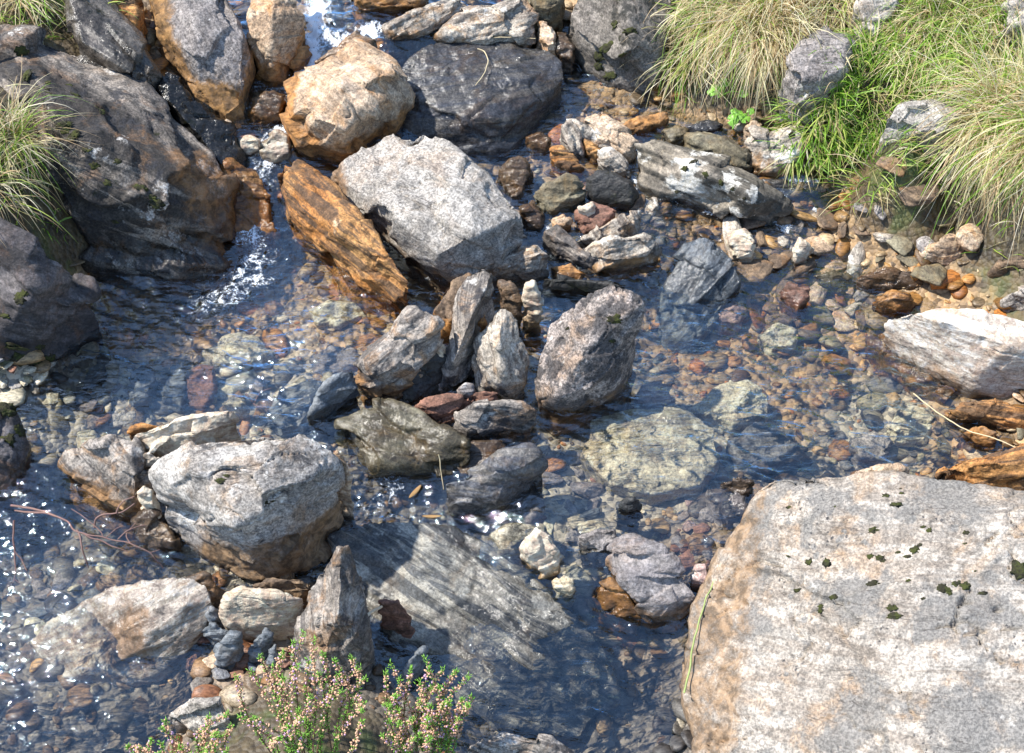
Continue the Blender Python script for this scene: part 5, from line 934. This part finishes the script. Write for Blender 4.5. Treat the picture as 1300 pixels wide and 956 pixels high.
tips = [(385,803,.2),(372,815,.2),(398,812,.2),(360,830,.19),(330,832,.18),(345,845,.18),(410,828,.2),(425,838,.19),(392,838,.21),(378,845,.2),(446,835,.17),(456,848,.17),(318,852,.17),(300,858,.16),(430,855,.18),(405,856,.19),(360,862,.18),(465,862,.16)]
tips += [(r.uniform(290, 470), r.uniform(865, 940), r.uniform(.12, .18)) for _ in range(12)]
heather('green heather clump with beige and pink bells in front of the triangular striped rock', (385,985,-.02), tips, 5)
tips = [(540,835,.15),(496,842,.14),(490,852,.14),(522,850,.14),(545,848,.15),(563,850,.14),(580,852,.14),(595,858,.13),(508,862,.13),(533,864,.13)]
tips += [(r.uniform(480, 610), r.uniform(868, 940), r.uniform(.08, .13)) for _ in range(26)]
heather('smaller heather clump with sparse upright sprigs over the deeper water', (540,975,-.08), tips, 6)
tips = [(r.uniform(150, 300), r.uniform(905, 975), r.uniform(.08, .14)) for _ in range(26)]
heather('low heather clump growing before the pale rounded stone', (225,1010,-.1), tips, 7)

# ---------------------------------------------------------------- moss cushions, parts of their rocks
from mathutils.bvhtree import BVHTree
n = NT('moss_cushion'); p = n.n('ShaderNodeNewGeometry').outputs['Position']; nn = n.noise(p, 260, 3, .7); n2 = n.noise(p, 70, 3, .6)
n.bsdf(n.mix(n.mapr(n2, .4, .62), n.mix(nn, (.012, .012, .006), (.05, .045, .02)), n.mix(nn, (.025, .03, .005), (.09, .1, .018))), .95, nn, bstr=1, bdist=.004); M['moss'] = n.m
def moss(rk, spots, green=.0):
    me = rk.data; Mw = rk.matrix_world.copy(); Mi = Mw.inverted()
    nv = len(me.vertices); V = np.empty(nv*3, np.float32); me.vertices.foreach_get('co', V); V = V.reshape(-1, 3)
    tree = BVHTree.FromPolygons([tuple(v) for v in V], [tuple(p.vertices) for p in me.polygons])
    Rn = np.random.default_rng(len(spots)); IV3, IF3 = ico(3)
    for px, py, rp in spots:
        d = at(px, py, 0)-CAM; d /= np.linalg.norm(d); o_ = Mi@Vector(CAM); dl = (Mi.to_3x3()@Vector(d)).normalized()
        hit, nor, _, _ = tree.ray_cast(o_, dl)
        if hit is None: continue
        hw = Mw@hit; nw = (Mw.to_3x3()@nor).normalized(); s = .72*rp/FPX*(hw-Vector(CAM)).length
        D = IV3.copy(); k_ = 1+.75*fbm(IV3*2.0+px, 3)+.25*perlin(IV3*7+py); D = D*k_[:, None]
        D *= np.array([s*Rn.uniform(.9, 1.7), s*Rn.uniform(.7, 1.1), s*.24])
        q = Vector((0, 0, 1)).rotation_difference(nw).to_matrix(); Dw = D@np.array(q).T@np.array(Matrix.Rotation(0, 3, 'Z'))+np.array(hw)
        Dl = (Dw-np.array(Mw.translation))@np.array(Mw.to_3x3())
        mm = mesh_from('moss_cushion', Dl, IF3); mm.materials.append(M['moss']); c = bpy.data.objects.new('moss_cushion', mm); COL.objects.link(c); c.parent = rk
def find(s): return [o for o, *_ in ROCKS if o['label'].startswith(s)][0]
bpy.context.view_layer.update()
moss(find('giant flat'), [(1107,673,6),(1049,714,8),(1160,698,8),(1154,706,5),(1168,692,4),(1108,741,6),(1132,772,8),(1135,782,7),(1296,724,13),(1225,744,8),(1197,748,9),(1205,752,5),(1247,753,5),(1001,644,4),(1137,641,6),(1124,629,4),(1144,626,3),(1143,620,2.5),(1180,673,4),(1172,669,3),(1226,676,4),(1058,758,5),(1041,775,5),(1042,770,3),(1026,714,5),(1012,749,4),(1000,706,4),(1153,737,3),(1172,760,3),(1122,712,3),(1140,701,3),(1118,708,5),(1105,706,4),(1214,741,5),(1060,643,2),(1238,725,2),(1225,690,3)])
moss(find('large sloping'), [(27,66,10),(33,97,12),(58,112,5),(60,105,4),(62,118,4),(95,120,6),(88,108,4),(128,142,7),(80,158,8),(92,172,11),(85,165,7),(150,205,6),(178,238,7),(200,258,9),(192,250,6),(120,210,8),(137,232,6),(146,282,5),(110,190,5),(70,48,5)])
moss(find('dark purple'), [(25,378,9),(30,372,6),(15,440,16),(30,455,14),(45,458,12),(60,455,10),(50,440,8),(5,400,8)])
moss(find('mossy dark rock at the rim'), [(8,520,14),(25,545,9),(10,560,12)])
moss(find('large pinkish grey'), [(781,406,7),(777,433,4),(784,401,4),(720,417,3)])
moss(find('long black and white'), [(860,243,3),(868,215,6),(895,222,5),(915,232,5),(880,205,5),(930,240,4),(945,252,3)])
moss(find('lichen covered grey'), [(338,638,3.5),(346,636,3),(280,610,6),(287,604,4)])
moss(find('pale tapering'), [(795,301,2)])
moss(find('layered tan rock with a white shelf'), [(1005,171,4)])
moss(find('tall dark moss'), [(780,30,8),(770,60,10),(760,70,9),(790,70,8),(800,40,7),(775,95,10),(760,85,8)])
